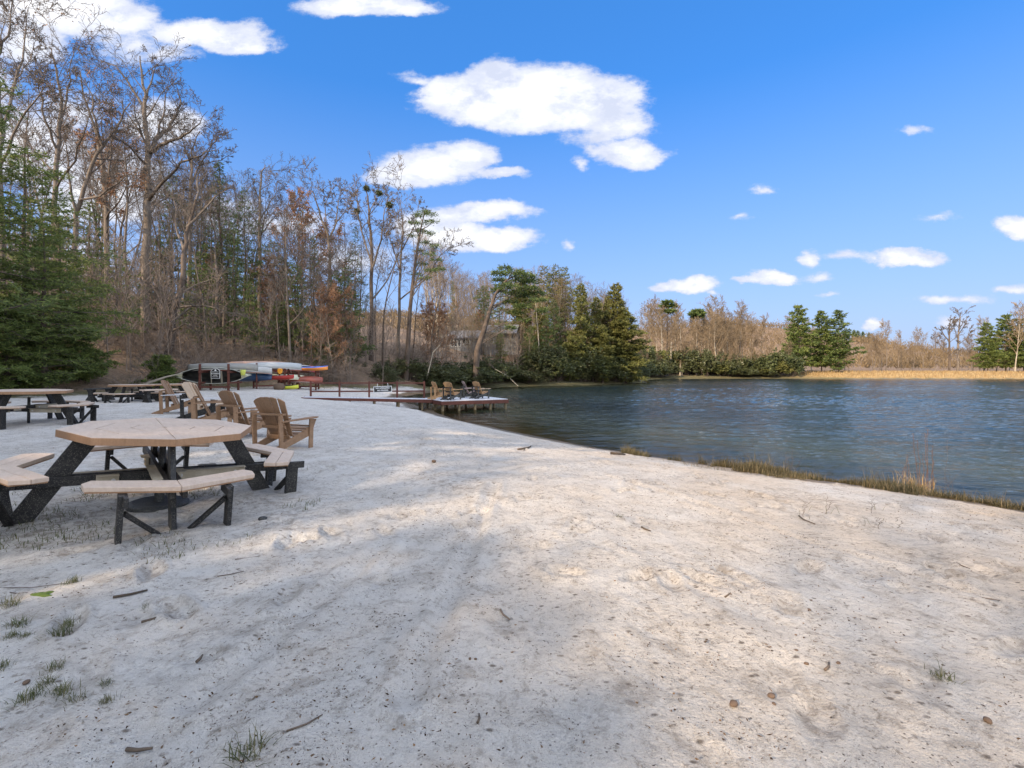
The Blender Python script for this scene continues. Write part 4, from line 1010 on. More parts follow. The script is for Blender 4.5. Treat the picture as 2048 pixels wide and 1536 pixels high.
# ---- the great bare oak and its neighbours, limbs following the photo
def P3(px, py, Y, Y0, z0, px0): return (wx(px, Y)-wx(px0, Y0), Y-Y0, wz(py, Y)-z0)
def hero(label, px0, Y0, lines, seed, tm='bark', cm='twig', leaves=None, levels=4, **kw):
    x = wx(px0, Y0); z = h1(x, Y0)-.2; polys = []
    for (pl, r0, r1) in lines: polys.append(([P3(a[0], a[1], Y0+(a[2] if len(a) > 2 else 0), Y0, z, px0) for a in pl], r0*.8, max(r1*.8, .012)))
    polys[0][0][0] = (0, 0, 0)
    T, C, S = bare_tree(seed, 1, 1, polys=polys, levels=levels, **kw)
    lv = None; lm = None
    if leaves:
        g = np.random.default_rng(seed); pp, dd = on_line(S, leaves[0], .03, g, .12); V_, q, ti = leaf_tris(pp, dd, leaves[1], leaves[2], seed, droop=.3); lv = np_mesh('foliage', V_, quads=q, attrs=dict(tint=ti)); lm = leaves[3]
    return tree_object('bare_tree' if not leaves else 'tree', T, C, tm, cm, (x, Y0, z), 0, 1, lv, lm, label=label, cat='tree')
HK = dict(rmin=.011, n=(5, 5, 5, 4), len=(.3, .55, .5, .5), wob=.10, up=(.03, .05, .03, .02), ang=(40, 42, 45, 45))
hero('great bare oak with forked pale trunk, tallest left of centre', 291, 37, [
  ([(291, 742), (291, 600), (292, 480), (294, 380), (296, 315), (292, 255), (290, 205), (284, 155), (280, 112)], .42, .05),
  ([(295, 318), (312, 278, 1), (338, 258, 2), (352, 230, 2), (361, 200, 3), (352, 168, 3)], .24, .03),
  ([(300, 305), (330, 285, -1), (360, 275, -2), (385, 258, -3), (415, 222, -3)], .19, .02),
  ([(297, 400), (330, 362, -2), (365, 325, -3), (400, 312, -4), (445, 292, -5)], .17, .02),
  ([(292, 262), (285, 210, 2), (252, 158, 3), (232, 132, 3), (196, 120, 4)], .17, .02),
  ([(293, 330), (262, 296, -2), (240, 280, -3), (226, 262, -3)], .12, .02),
  ([(289, 210), (300, 165, 1), (310, 135, 2), (305, 105, 2)], .10, .02),
  ([(312, 278, 1), (325, 235, 2), (330, 190, 3), (345, 165, 3)], .12, .02),
  ([(291, 555), (262, 552, 1), (235, 556, 2), (200, 562, 2), (165, 570, 3)], .17, .03),
  ([(292, 430), (318, 405, 2), (350, 385, 3), (372, 352, 3)], .12, .02)], 11, 'bark', 'twig', side=8, side0=5, **HK)
hero('leaning dark many limbed tree right of the great oak', 334, 33, [
  ([(334, 735), (340, 690), (350, 620), (362, 560), (368, 500), (374, 455), (392, 400)], .30, .10),
  ([(374, 455), (400, 430), (430, 395), (455, 375)], .13, .02),
  ([(352, 615), (385, 612, -1), (415, 612, -2), (460, 625, -3)], .12, .02),
  ([(356, 590), (380, 575, 2), (420, 560, 3), (450, 545, 3)], .11, .02),
  ([(346, 660), (372, 648, -2), (405, 655, -3)], .09, .02),
  ([(368, 500), (352, 455, 1), (350, 400, 2), (340, 350, 2)], .12, .02),
  ([(392, 400), (398, 350, 1), (412, 300, 1)], .09, .02),
  ([(344, 640), (318, 600, -1), (300, 570, -2)], .09, .02)], 12, 'barkdark', 'twig', side=8, side0=8, st0=.25, **HK)
hero('tall bare tree with two parallel upright leaders left of the oak', 108, 34, [
  ([(108, 742), (108, 560), (110, 400), (114, 300), (120, 240), (122, 180), (108, 120), (98, 92)], .26, .03),
  ([(118, 262), (134, 200, 1), (140, 140, 1), (148, 86, 2)], .11, .02), ([(114, 300), (90, 240, -1), (80, 180, -1), (70, 110, -2)], .11, .02),
  ([(111, 380), (150, 320, -2), (172, 250, -3), (196, 200, -3)], .10, .02), ([(112, 350), (70, 300, 1), (40, 270, 2)], .09, .02)], 13, 'bark', 'twig', side=8, **HK)
hero('bare tree leaning right across the gap beside the great oak', 150, 35, [
  ([(150, 742), (148, 560), (152, 430), (175, 350), (205, 290), (232, 255), (262, 205)], .25, .05),
  ([(152, 425), (140, 370), (135, 300), (130, 230)], .12, .02), ([(190, 318), (240, 320, 2), (285, 315, 3), (330, 318, 3)], .08, .02),
  ([(205, 290), (190, 240, -1), (182, 190, -1), (160, 140, -1)], .12, .02), ([(158, 400), (200, 392, -2), (250, 352, -3), (300, 330, -4)], .11, .02)], 14, 'bark', 'twig', side=8, **HK)
hero('tall tree with clusters of withered brown leaves left of the great oak', 212, 38, [
  ([(212, 742), (214, 560), (212, 420), (205, 330), (190, 260), (170, 190), (158, 140)], .28, .04),
  ([(210, 400), (222, 330), (225, 260), (218, 200)], .13, .02), ([(205, 330), (175, 300, 2), (140, 262, 3)], .10, .02), ([(212, 440), (240, 400, -2), (262, 352, -3)], .10, .02)], 15, 'bark', 'twig', leaves=(2600, .15, .11, 'brownleaf'), side=8, **HK)
hero('bare tree rising out of frame at the left edge', 8, 27, [
  ([(8, 760), (4, 560), (0, 400), (2, 260), (-8, 120), (-20, -40)], .26, .06),
  ([(2, 260), (25, 190, 1), (45, 120, 1), (52, 40, 2), (55, 10, 2)], .11, .02), ([(1, 330), (40, 240, -1), (80, 190, -2), (100, 170, -3)], .09, .015), ([(-8, 120), (15, 70), (22, 10), (30, -40)], .09, .02), ([(0, 200), (30, 165, 2), (62, 120, 2), (75, 60, 2)], .06, .015)], 16, 'bark', 'twig', side=9, **HK)
hero('slim bare tree with upswept crown right of the oak', 378, 46, [
  ([(380, 740), (378, 600), (380, 450), (382, 360), (384, 300), (400, 262)], .24, .05),
  ([(382, 370), (400, 330, 1), (425, 290, 1), (440, 262, 1)], .12, .02), ([(383, 340), (370, 300), (362, 262), (350, 240)], .10, .02), ([(400, 330, 1), (440, 320, 2), (478, 300, 3)], .07, .015), ([(381, 420), (420, 380, -2), (450, 350, -2)], .08, .02)], 17, 'bark', 'twig', side=9, **HK)
hero('tall straight bare tree standing behind the near rack', 519, 50, [
  ([(520, 745), (520, 600), (520, 480), (520, 400), (522, 345), (530, 330)], .30, .04),
  ([(520, 440), (540, 405, 1), (555, 385, 2), (572, 370, 2)], .09, .015), ([(521, 400), (505, 370), (505, 345)], .08, .015), ([(520, 470), (546, 440, -2), (575, 402, -2)], .08, .015)], 18, 'bark', 'twig', side=8, **HK)
hero('bare tree with a broad forked crown beside the brown leaved tree', 655, 62, [
  ([(655, 740), (658, 620), (660, 520), (656, 470), (640, 430), (632, 400), (620, 372)], .34, .04),
  ([(658, 480), (672, 445, 1), (676, 400, 1), (690, 378, 2)], .16, .02), ([(656, 465), (650, 410, 2), (662, 375, 2)], .10, .02), ([(672, 445, 1), (692, 420, 2), (700, 385, 3)], .10, .02)], 19, 'bark', 'twig', side=9, **dict(HK, rmin=.018))
hero('bare tree holding several round nests of twigs, tallest at mid left', 742, 56, [
  ([(742, 742), (742, 650), (744, 560), (742, 480), (738, 430), (735, 395), (730, 365)], .36, .04),
  ([(742, 520), (722, 460, 1), (716, 420, 1), (712, 380, 2)], .15, .02), ([(743, 540), (762, 480, -1), (768, 430, -2), (776, 395, -2)], .16, .02), ([(738, 430), (750, 400), (758, 372)], .09, .02), ([(744, 600), (775, 560, 2), (800, 500, 3), (812, 450, 3)], .13, .02)], 20, 'barkdark', 'twig', side=10, **dict(HK, rmin=.018))
for i, (px, py, Y, lb) in enumerate(((733, 377, 56, 'topmost dark ball of twigs high in the mid left bare tree'), (758, 386, 55, 'second dark ball of twigs, right of the topmost'), (779, 410, 54, 'rightmost dark ball of twigs in the bare crown'), (714, 422, 57, 'lowest dark ball of twigs at the left of the bare crown'))):
    g = np.random.default_rng(40+i); n = 420; pp = norm(g.normal(size=(n, 3)))*(g.random((n, 1))**.4)*np.array([.34, .34, .28]); V_, q, ti = leaf_tris(pp, g.normal(size=(n, 3)), .28, .07, 5)
    o = link('nest', np_mesh('nest', V_, quads=q, attrs=dict(tint=ti)), None, M['rhodo']); o.location = (wx(px, Y), Y, wz(py, Y)); tag(o, lb, 'nest', 'twig balls in the bare crown')
hero('bare tree with thin arching limbs left of the lake gap', 795, 60, [
  ([(800, 742), (798, 640), (800, 540), (806, 460), (800, 400)], .30, .04),
  ([(800, 540), (780, 480, 1), (772, 430, 1)], .13, .02), ([(804, 500), (830, 450, -1), (838, 400, -2)], .12, .02), ([(799, 600), (850, 560, -2), (880, 510, -3), (905, 490, -3)], .12, .02)], 21, 'bark', 'twig', side=9, **dict(HK, rmin=.018))
hero('dead topped bare tree on the far bank, right of its rounded neighbour', 1898, 162, [
  ([(1899, 742), (1899, 700), (1898, 660), (1900, 645)], .42, .16), ([(1899, 685), (1885, 665), (1876, 655)], .28, .05), ([(1899, 670), (1905, 655), (1914, 640)], .2, .04), ([(1899, 712), (1880, 690, 2), (1870, 668, 2)], .25, .05), ([(1899, 720), (1912, 705, -2), (1922, 680, -2)], .22, .05)], 22, 'barkdark', 'twig', side=5, levels=3, **dict(HK, rmin=.05))
hero('tallest slim bare tree on the far bank, left of the right hand evergreens', 1915, 164, [
  ([(1915, 742), (1916, 700), (1917, 665), (1920, 640), (1921, 628)], .5, .08), ([(1917, 680), (1908, 655), (1908, 636)], .2, .04), ([(1917, 670), (1930, 650), (1934, 632)], .2, .04), ([(1916, 690), (1935, 675), (1940, 655)], .16, .04)], 23, 'bark', 'twig', side=6, levels=3, **dict(HK, rmin=.05))

# ---- leaning evergreens by the water
def lean_pine(label, px0, Y0, line, r, seed, foliage, tm='barkdark', L=.34, Wd=.09, lm='pine', pads=60, spread=1.0):
    x = wx(px0, Y0); z = h1(x, Y0)-.2; R = random.Random(seed); g = np.random.default_rng(seed)
    pts = [np.array(P3(a[0], a[1], Y0, Y0, z, px0)) for a in line]; pts[0] = np.zeros(3); T = Segs(); C = Segs(); n = len(pts)-1
    for i in range(n): T.add(pts[i], pts[i+1], r*(1-i/n*.85), r*(1-(i+1)/n*.85))
    pos = []; drs = []
    for (px, py, rad) in foliage:
        c = np.array(P3(px, py, Y0+R.uniform(-2.5, 2.5), Y0, z, px0)); rr = rad/F*Y0*spread
        k = min(range(1, n+1), key=lambda i: np.linalg.norm(pts[i]-c)+(3 if pts[i][2] > c[2] else 0)); s = pts[k]-(pts[k]-pts[k-1])*R.random(); mid = (s+c)/2+np.array([0, 0, R.uniform(-.3, .5)])
        C.add(s, mid, .07, .045); C.add(mid, c, .045, .02)
        nt = int(pads*(rr/1.5)**1.6)+18
        for w in range(nt):
            a = R.uniform(0, 6.28); l = rr*R.random()**.5; o = c+np.array([math.cos(a)*l, math.sin(a)*l, R.gauss(0, .10)*rr-.12*l*l/rr]); 
            if R.random() < .35: C.add(c+(o-c)*.2, o, .014, .006)
            m = 9; pp = o+g.normal(0, .16, (m, 3))*[1, 1, .5]; pos.append(pp); v = np.array([math.cos(a), math.sin(a), .25])+g.normal(0, .6, (m, 3)); drs.append(v)
    V_, q, ti = leaf_tris(np.concatenate(pos), np.concatenate(drs), L, Wd, seed)
    return tree_object('pine_tree', T.mesh('trunk', 9), C.mesh('crown', 5), tm, 'twig', (x, Y0, z), 0, 1, np_mesh('foliage', V_, quads=q, attrs=dict(tint=ti)), lm, label=label, cat='tree')
R_ = random.Random(9)
lean_pine('leaning pine with a thick curving trunk and flat layered crown in front of the cabin', 950, 60, [(950, 745), (954, 700), (968, 660), (980, 620), (990, 590), (1008, 565), (1025, 552)], .42, 31,
  [(1000, 545, 14), (1010, 535, 10), (1030, 545, 22), (1050, 550, 20), (1062, 562, 16), (1040, 560, 24), (1012, 572, 20), (1030, 585, 24), (1055, 590, 20), (1075, 600, 16), (1045, 612, 18), (1020, 602, 14), (1060, 575, 18), (1085, 620, 12), (1035, 625, 12), (995, 580, 12), (1000, 560, 14), (1075, 585, 14), (1048, 640, 10), (1020, 655, 9)], lm='pine')
lean_pine('scraggly pine leaning right, its sparse tufted crown against the sky', 812, 54, [(812, 745), (816, 690), (820, 620), (826, 560), (834, 500), (842, 455), (848, 430)], .30, 32,
  [(848, 425, 10), (862, 428, 9), (835, 430, 8), (828, 445, 9), (852, 445, 11), (868, 442, 8), (842, 462, 12), (862, 466, 9), (826, 472, 8), (850, 485, 11), (868, 492, 9), (838, 500, 9), (858, 508, 11), (872, 520, 9), (845, 528, 9), (880, 538, 8), (862, 540, 11), (850, 556, 9), (832, 548, 7)], pads=34, L=.26, Wd=.06, lm='pine')
lean_pine('lollipop pine with a bare stem above the far shrubs, left one of two', 1335, 150, [(1335, 745), (1334, 700), (1335, 650), (1336, 610)], .35, 33, [(1335, 604, 9), (1328, 612, 9), (1342, 612, 9), (1332, 622, 10), (1341, 622, 8)], pads=50, L=.8, Wd=.3, lm='pine')
lean_pine('lollipop pine with a tilted round top above the far shrubs, right one of two', 1395, 150, [(1395, 745), (1393, 700), (1396, 660), (1395, 628)], .32, 34, [(1395, 622, 9), (1388, 628, 8), (1402, 628, 8), (1395, 634, 9)], pads=50, L=.8, Wd=.3, lm='pine')

# ---- evergreens
CV = {}
def conv(key, **k):
    if key not in CV: CV[key] = (conifer(**k), k['H'])
    return CV[key]
def put_conifer(key, lm, label, px, Y, top, rz=0, fat=1, group=None, name='evergreen_tree', **k):
    (T, C, Fo), H = conv(key, **k); loc, s = place(px, Y, top, H)
    return tree_object(name, T, C, 'barkdark', 'twig', loc, rz, (s*fat, s*fat, s), Fo, lm, label=label, cat='tree', group=group)
near = dict(L=.19, Wd=.05)
put_conifer('n1', 'pinenear', 'tall dense evergreen at the left edge, tallest of its cluster', -50, 21, 50, 0, 1, seed=51, H=16, R0=4.0, nb=110, ntw=15, ntuft=17, start=.10, gap=.35, droop=.16, power=.55, tier=.6, **near)
put_conifer('n2', 'pinenear', 'broad dense evergreen second from the left edge with drooping layered boughs', 48, 23.5, 290, 0, 1, seed=52, H=12, R0=4.6, nb=115, ntw=17, ntuft=19, start=.05, gap=.25, droop=.2, power=.5, tier=.65, **near)
put_conifer('n3', 'pinenear', 'dense spreading evergreen whose boughs reach towards the great oak', 118, 26.5, 395, 1.2, 1, seed=53, H=11, R0=4.3, nb=100, ntw=16, ntuft=19, start=.08, gap=.25, droop=.22, power=.5, tier=.65, **near)
put_conifer('n4', 'pinenear', 'low yellowish evergreen hugging the ground at the left edge of the beach', 12, 21.5, 590, .4, 1, seed=54, H=5, R0=2.7, nb=90, ntw=17, ntuft=20, start=.04, gap=.1, droop=.25, power=.5, **near)
put_conifer('n5', 'pinenear', 'small dense evergreen in front of the great oak trunk, beyond the left picnic table', 150, 25, 615, 2, 1, seed=55, H=4.6, R0=2.2, nb=80, ntw=15, ntuft=18, start=.05, gap=.1, droop=.2, power=.6, **near)
put_conifer('n6', 'pinenear', 'little bushy evergreen at the edge of the sand behind the far picnic tables', 322, 27.5, 706, 2, 1, seed=56, H=2.4, R0=1.25, nb=55, ntw=12, ntuft=16, start=.03, gap=.1, droop=.1, power=.6, **near)
put_conifer('n7', 'pinenear', 'evergreen with thin see through boughs between the left cluster and the oak', 232, 34, 480, 1.7, 1, seed=57, H=10, R0=2.7, nb=80, ntw=11, ntuft=14, start=.1, gap=.3, droop=.2, power=.6, L=.17, Wd=.045)
put_conifer('n3', 'pinenear', 'wide low evergreen filling the middle of the left cluster', 88, 22.6, 455, 3.9, 1.25, seed=53, H=11)
mid = dict(L=.24, Wd=.06)
tall = dict(seed=61, H=18, R0=2.6, nb=110, ntw=9, ntuft=9, start=.18, gap=.3, droop=.12, power=.7, tier=.5, **mid)
tal2 = dict(seed=62, H=18, R0=3.2, nb=95, ntw=10, ntuft=10, start=.3, gap=.35, droop=.1, power=.75, **mid)
bush = dict(seed=63, H=10, R0=2.9, nb=95, ntw=11, ntuft=11, start=.10, gap=.25, droop=.15, power=.5, tier=.5, **mid)
bus2 = dict(seed=64, H=10, R0=3.0, nb=85, ntw=11, ntuft=11, start=.14, gap=.35, droop=.15, power=.7, **mid)
put_conifer('tall', 'pine', 'slender dark evergreen right of the leaning dark tree, its tip above the near rack', 440, 43, 318, 0, 1.0, **tall)
put_conifer('tal2', 'pine', 'dark evergreen just right of the slender one, ragged sides', 490, 47, 372, 1, .9, **tal2)
put_conifer('tal2', 'pine', 'sparse evergreen behind the great oak, half hidden by bare limbs', 345, 48, 340, 3, .8, **tal2)
put_conifer('tall', 'pine', 'pointed evergreen tip rising above the brown leaved tree', 604, 62, 388, 2, .9, **tall)
put_conifer('bush', 'pine', 'grey green evergreen behind the racks, left of the fuller one', 590, 43, 525, 0, .95, **bush)
put_conifer('bus2', 'pine', 'full dark evergreen at the back of the sand above the far rack', 690, 45, 532, 1.5, .98, **bus2)
put_conifer('bus2', 'pine', 'shaded evergreen behind the near boat rack', 500, 40, 560, 4, .8, **bus2)
put_conifer('bush', 'pine', 'low bushy evergreen between two taller ones behind the racks', 640, 41, 640, 2.4, 1.05, **bush)
put_conifer('tal2', 'pine', 'evergreen in the wood above the railing, thin and half hidden', 710, 66, 450, 5, .7, **tal2)
put_conifer('tall', 'pinebrown', 'olive pine left of the three slim pines above the cabin', 1000, 82, 527, 2, .9, **tall)
tri = dict(seed=65, H=18, R0=2.3, nb=75, ntw=8, ntuft=8, start=.45, gap=.3, droop=.0, power=.55, L=.32, Wd=.09)
for k, (px, tp) in enumerate(((1089, 530), (1110, 528), (1130, 532))):
    put_conifer('tri', 'pinebrown' if k == 0 else 'pine', ('leftmost', 'middle', 'rightmost')[k]+' of the three slim pines with clustered tops above the cabin', px, 86, tp, k*2., 1.0, group='three slim pines', **tri)
big = dict(seed=66, H=15, R0=4.6, nb=150, ntw=16, ntuft=15, start=.03, gap=.25, droop=.18, power=.5, tier=.45, L=.42, Wd=.14)
bg2 = dict(seed=67, H=15, R0=4.2, nb=140, ntw=14, ntuft=13, start=.05, gap=.3, droop=.12, power=.6, tier=.55, L=.40, Wd=.13)
put_conifer('bg2', 'pinebrown', 'sunlit olive evergreen beside the three slim pines, open and airy', 1162, 78, 565, 0, .75, **bg2)
put_conifer('bus2', 'pinebrown', 'thin bronzed evergreen in front of the cabin wood', 1108, 79, 598, 2.2, .8, **bus2)
put_conifer('bg2', 'pine', 'dark pointed evergreen near the tip of the wooded point', 1192, 82, 592, 3, .75, **bg2)
put_conifer('big', 'pinebrown', 'yellow topped evergreen, highest on the wooded point', 1232, 84, 567, 1, .7, **big)
put_conifer('big', 'pinenear', 'great dense evergreen hanging over the water at the tip of the point', 1252, 83, 622, 2.5, 1.35, **big)
put_conifer('bg2', 'pinenear', 'dense low evergreen overhanging the shore left of the tip of the point', 1205, 79, 648, .5, 1.2, **bg2)
put_conifer('bus2', 'pine', 'small evergreen in the sparse wood above the shore shrubs', 1060, 75, 650, 1, 1, **bus2)
fr = dict(seed=68, H=22, R0=6.2, nb=130, ntw=12, ntuft=11, start=.10, gap=.2, droop=.08, power=.5, tier=.4, L=.75, Wd=.24)
fr2 = dict(seed=69, H=22, R0=6.4, nb=120, ntw=11, ntuft=11, start=.06, gap=.25, droop=.02, power=.72, tier=.5, L=.75, Wd=.24)
put_conifer('fr', 'pinenear', 'bright green pine, leftmost of the evergreen trio on the far shore', 1597, 150, 610, 0, .95, **fr)
put_conifer('fr', 'pine', 'dark pine in the middle of the evergreen trio on the far shore', 1643, 154, 622, 2, 1.05, **fr)
put_conifer('fr2', 'pine', 'dark pine with tiered side boughs, rightmost of the trio on the far shore', 1678, 150, 620, 1, 1.25, **fr2)
put_conifer('fr', 'pinebrown', 'olive pine at the left of the right hand far bank group', 1975, 160, 645, 1, .95, **fr)
put_conifer('fr', 'pine', 'tallest green pine of the right hand far bank group', 2012, 163, 629, 3, 1.05, **fr)
put_conifer('fr', 'pine', 'green pine cut off by the right edge of the picture', 2048, 160, 636, 4, 1.0, **fr)
put_conifer('fr2', 'pine', 'pine beyond the right edge on the far bank', 2110, 165, 640, 4, .8, **fr2)
put_conifer('tal2', 'pine', 'green evergreen left of the slender one, behind the leaning dark tree', 395, 50, 395, 2.6, 1.0, **tal2)
put_conifer('bush', 'pine', 'mid height evergreen between the great oak and the leaning dark tree', 312, 46, 470, 1.1, 1.0, **bush)
put_conifer('bus2', 'pine', 'mid height evergreen left of the tall straight bare tree', 455, 52, 455, 3.3, 1.1, **bus2)
put_conifer('bush', 'pine', 'mid height evergreen right of the tall straight bare tree', 548, 55, 480, 5.1, 1.0, **bush)
put_conifer('bus2', 'pine', 'evergreen behind the left cluster, seen through bare limbs', 180, 44, 400, 2.1, 1.0, **bus2)
put_conifer('bg2', 'pine', 'broad dark evergreen low on the wooded point', 1140, 77, 668, 4.4, 1.1, **bg2)
put_conifer('bg2', 'pinebrown', 'broad olive evergreen between the pointed one and the yellow topped one', 1212, 86, 610, 5.4, 1.0, **bg2)
put_conifer('bush', 'pine', 'open evergreen standing in front of the wood, above the near rack', 402, 39, 500, 4.1, .95, **bush)
put_conifer('tall', 'pine', 'narrow evergreen at the wood edge just right of the near rack sign', 468, 41, 430, 4.6, .95, **tall)
put_conifer('bus2', 'pine', 'open evergreen at the wood edge over the middle rack', 556, 42, 600, .6, 1.0, **bus2)
put_conifer('tall', 'pine', 'narrow evergreen over the far rack, left of the full dark one', 628, 50, 465, 3.6, .9, **tall)
put_conifer('bg2', 'pinebrown', 'olive evergreen right of the leaning pine, low boughs over the shrubs', 1078, 80, 610, 1.4, .9, **bg2)
put_conifer('bg2', 'pine', 'dark evergreen behind the leaning pine trunk, right of the cabin', 1032, 96, 590, 2.4, .9, **bg2)
put_conifer('bush', 'pinebrown', 'small olive evergreen screening the cabin front', 1002, 72, 665, 3.4, .9, **bush)
put_conifer('bus2', 'pinebrown', 'thin evergreen near the shore between the leaning pine and the point', 1122, 81, 640, .4, 1.0, **bus2)
put_conifer('tall', 'pine', 'slim evergreen in the sunlit wood left of the cabin', 905, 98, 560, .9, .9, **tall)
for k, (px, Y, top, lb) in enumerate(((1092, 77, 638, 'low spreading evergreen above the shore shrubs, left of the thin shore one'), (1172, 80, 628, 'full evergreen between the airy olive one and the dense low one'), (968, 99, 570, 'evergreen on the slope behind the cabin roof'), (1045, 90, 560, 'evergreen directly behind the crown of the leaning pine'))):
    put_conifer('bg2' if k % 2 else 'bush', 'pine' if k > 1 else 'pinebrown', lb, px, Y, top, k*1.7, 1.15, **(bg2 if k % 2 else bush))
# tall pines beside and behind the viewer whose shade lies on the sand
shade = dict(seed=70, H=18, R0=3.6, nb=90, ntw=9, ntuft=9, start=.16, gap=.25, droop=.1, power=.55, L=.42, Wd=.16)
SH = []
SHADE_SPOTS = []
for c, a, tip in ((14,-22,1.2),(12,-24,1.6),(10,-21,1.4),(8,-23,1.7),(6,-21.5,1.3),(4,-22,1.7),(2.2,-21,1.5),(.4,-23,1.7),(-1.3,-21,1.8),(-2.9,-22,2.4),(-5.0,-21,5.0),(13,-26,.9),(9,-26,1.1),(5,-26,1.1),(1.2,-26,1.0),(-2,-26,1.3),(-7.2,-19,10),(-10,-17,18),(-13,-15,25),(-16,-13,27),(-19.5,-12,28),(-23,-10,28),(-27,-9,28),(-11.5,-22,21),(-14.5,-20,24),(-18,-18,25),(-22,-16,26),(-26,-15,27),(-31,-12,27)):
    SHADE_SPOTS.append((.66*a+.75*c, .75*a-.66*c, (tip-a)/1.96))
for i, (x, y, H) in enumerate(SHADE_SPOTS):
    (T, C, Fo), h0 = conv('shade', **shade); s = H/h0
    tree_object('pine_tree', T, C, 'barkdark', 'twig', (x, y, h1(x, y)-.1), i*1.3, (s*1.15, s*1.15, s), Fo, 'pine', label='dense pine behind the viewer shading the sand', cat='tree', group='pines behind the viewer')

# ---- ordinary woodland trees: variants, then copies
def variant_bare(seed, H, r, **k):
    T, C, S = bare_tree(seed, H, r, **k); return T, C, S
VB = []
for s, H, r, kw in ((101, 20, .155, {}), (102, 20, .13, dict(ang=(32, 38, 45, 45))), (103, 20, .18, dict(t0=(.3, .2, .15, .1), len=(.36, .48, .48, .5))), (104, 20, .15, dict(ang=(28, 36, 42, 45), t0=(.45, .2, .15, .1))), (105, 20, .15, dict(wob=.1)), (106, 20, .165, dict(ang=(50, 44, 45, 45), wob=.09)), (107, 20, .14, dict(t0=(.5, .2, .1, .1), len=(.26, .5, .5, .5)))):
    kk = dict(rmin=.013); kk.update(kw); VB.append(variant_bare(s, H, r, levels=3, n=(14, 6, 6, 4), **{k: v for k, v in kk.items()}))
VF = []
for s, H, r, kw in ((111, 16, .2, {}), (112, 16, .17, dict(ang=(34, 38, 45, 45))), (113, 16, .22, dict(t0=(.22, .2, .15, .1), len=(.4, .5, .5, .5), ang=(45, 42, 45, 45))), (114, 16, .16, dict(ang=(30, 36, 42, 45)))):
    kk = dict(rmin=.024, t0=(.25, .2, .15, .1)); kk.update(kw); VF.append(variant_bare(s, H, r, levels=3, n=(20, 7, 6, 4), **kk))
VBEECH = []
for s in (121, 122):
    T, C, S = variant_bare(s, 14, .14, levels=3, n=(20, 7, 6, 4), rmin=.013, t0=(.12, .1, .1, .1), ang=(55, 45, 45, 45)); g = np.random.default_rng(s)
    pp, dd = on_line(S, 7500, .03, g, .10); V_, q, ti = leaf_tris(pp, dd, .17, .12, s, droop=.3); VBEECH.append((T, C, np_mesh('foliage', V_, quads=q, attrs=dict(tint=ti))))
VS = []
for s in (131, 132, 133): VS.append(variant_bare(s, 7, .045, levels=2, n=(14, 6, 4, 3), rmin=.013, t0=(.15, .1, .1, .1), ang=(30, 40, 45, 45), len=(.4, .5, .5, .5)))
SKY = np.array([(-400, -50), (0, 60), (150, 150), (300, 230), (400, 285), (480, 310), (560, 375), (620, 395), (700, 395), (800, 410), (870, 470), (915, 548), (1040, 545), (1100, 540), (1160, 560), (1250, 585), (1300, 590), (1400, 612), (1560, 632), (1700, 672), (1780, 680), (1960, 690), (2050, 655), (2400, 640)], float)
def skyline(px): return float(np.interp(px, SKY[:, 0], SKY[:, 1]))
TR = random.Random(77)
made = {}
def scatter(key, n, pxr, Yr, variants, Hv, tm, cm, label, group, dtop=(0, 70), clampH=(6, 25), wmin=1.0, name='bare_tree', cat='tree', lm=None, fat=(.8, 1.15), heights=None, wmax=999, avoid=True):
    cnt = 0; tries = 0
    while cnt < n and tries < n*40:
        tries += 1; px = TR.uniform(*pxr); Y = TR.uniform(Yr[0]**.7, Yr[1]**.7)**(1/.7); x = wx(px, Y); w = float(wood_d(np.array([x]), np.array([Y]))[0])
        if w < wmin or w > wmax or float(shore_d(np.array([x]), np.array([Y]))[0]) < .6: continue
        if avoid and 895 < px < 1050 and 60 < Y < 92 and name != 'shrub': continue
        if name != 'shrub' and 365 < px < 660 and Y < 37: continue
        z = h1(x, Y); H = (wz(skyline(px)+TR.uniform(*dtop), Y)-z) if heights is None else TR.uniform(*heights)
        if heights is None and H < clampH[0]: continue
        H = min(H, clampH[1]*TR.uniform(.85, 1)); v = TR.choice(variants); s = H/Hv
        f = s*TR.uniform(*fat); k = (id(v), tm, cm)
        tree_object(name, v[0], v[1], tm, cm, (x, Y, z-.1), TR.uniform(0, 6.28), (f, f, s), v[2] if lm else None, lm, label=label, cat=cat, group=group); cnt += 1
def recolour(vs, **k): return [(v[0].copy(), v[1].copy()) + tuple(x for x in v[2:]) for v in vs]
VBd = recolour(VB[:4]); VBp = recolour(VB[2:]); VFp = recolour(VF); VSp = recolour(VS)
scatter('a', 62, (-260, 700), (34, 80), VB, 20, 'bark', 'twig', 'tall bare tree in the hillside wood behind the picnic tables and racks', 'bare trees in the left hillside wood', dtop=(10, 150), clampH=(8, 24))
scatter('a0', 34, (-900, -260), (24, 75), VB, 20, 'bark', 'twig', 'bare tree of the wood beyond the left edge of the picture', 'bare trees beyond the left edge', heights=(13, 21))
scatter('a2', 26, (200, 900), (38, 75), VBd, 20, 'barkdark', 'twig', 'dark trunked bare tree in the hillside wood above the racks and railing', 'dark trunked bare trees above the racks', dtop=(20, 140), clampH=(8, 22))
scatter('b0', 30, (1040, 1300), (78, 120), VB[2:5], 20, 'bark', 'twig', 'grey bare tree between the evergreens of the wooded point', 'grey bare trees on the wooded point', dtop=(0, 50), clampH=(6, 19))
scatter('b', 95, (860, 1310), (72, 140), VBp, 20, 'barkpale', 'twigtan', 'sunlit bare tree in the wood around and behind the grey cabin', 'sunlit bare trees around the cabin', dtop=(0, 70), clampH=(6, 19))
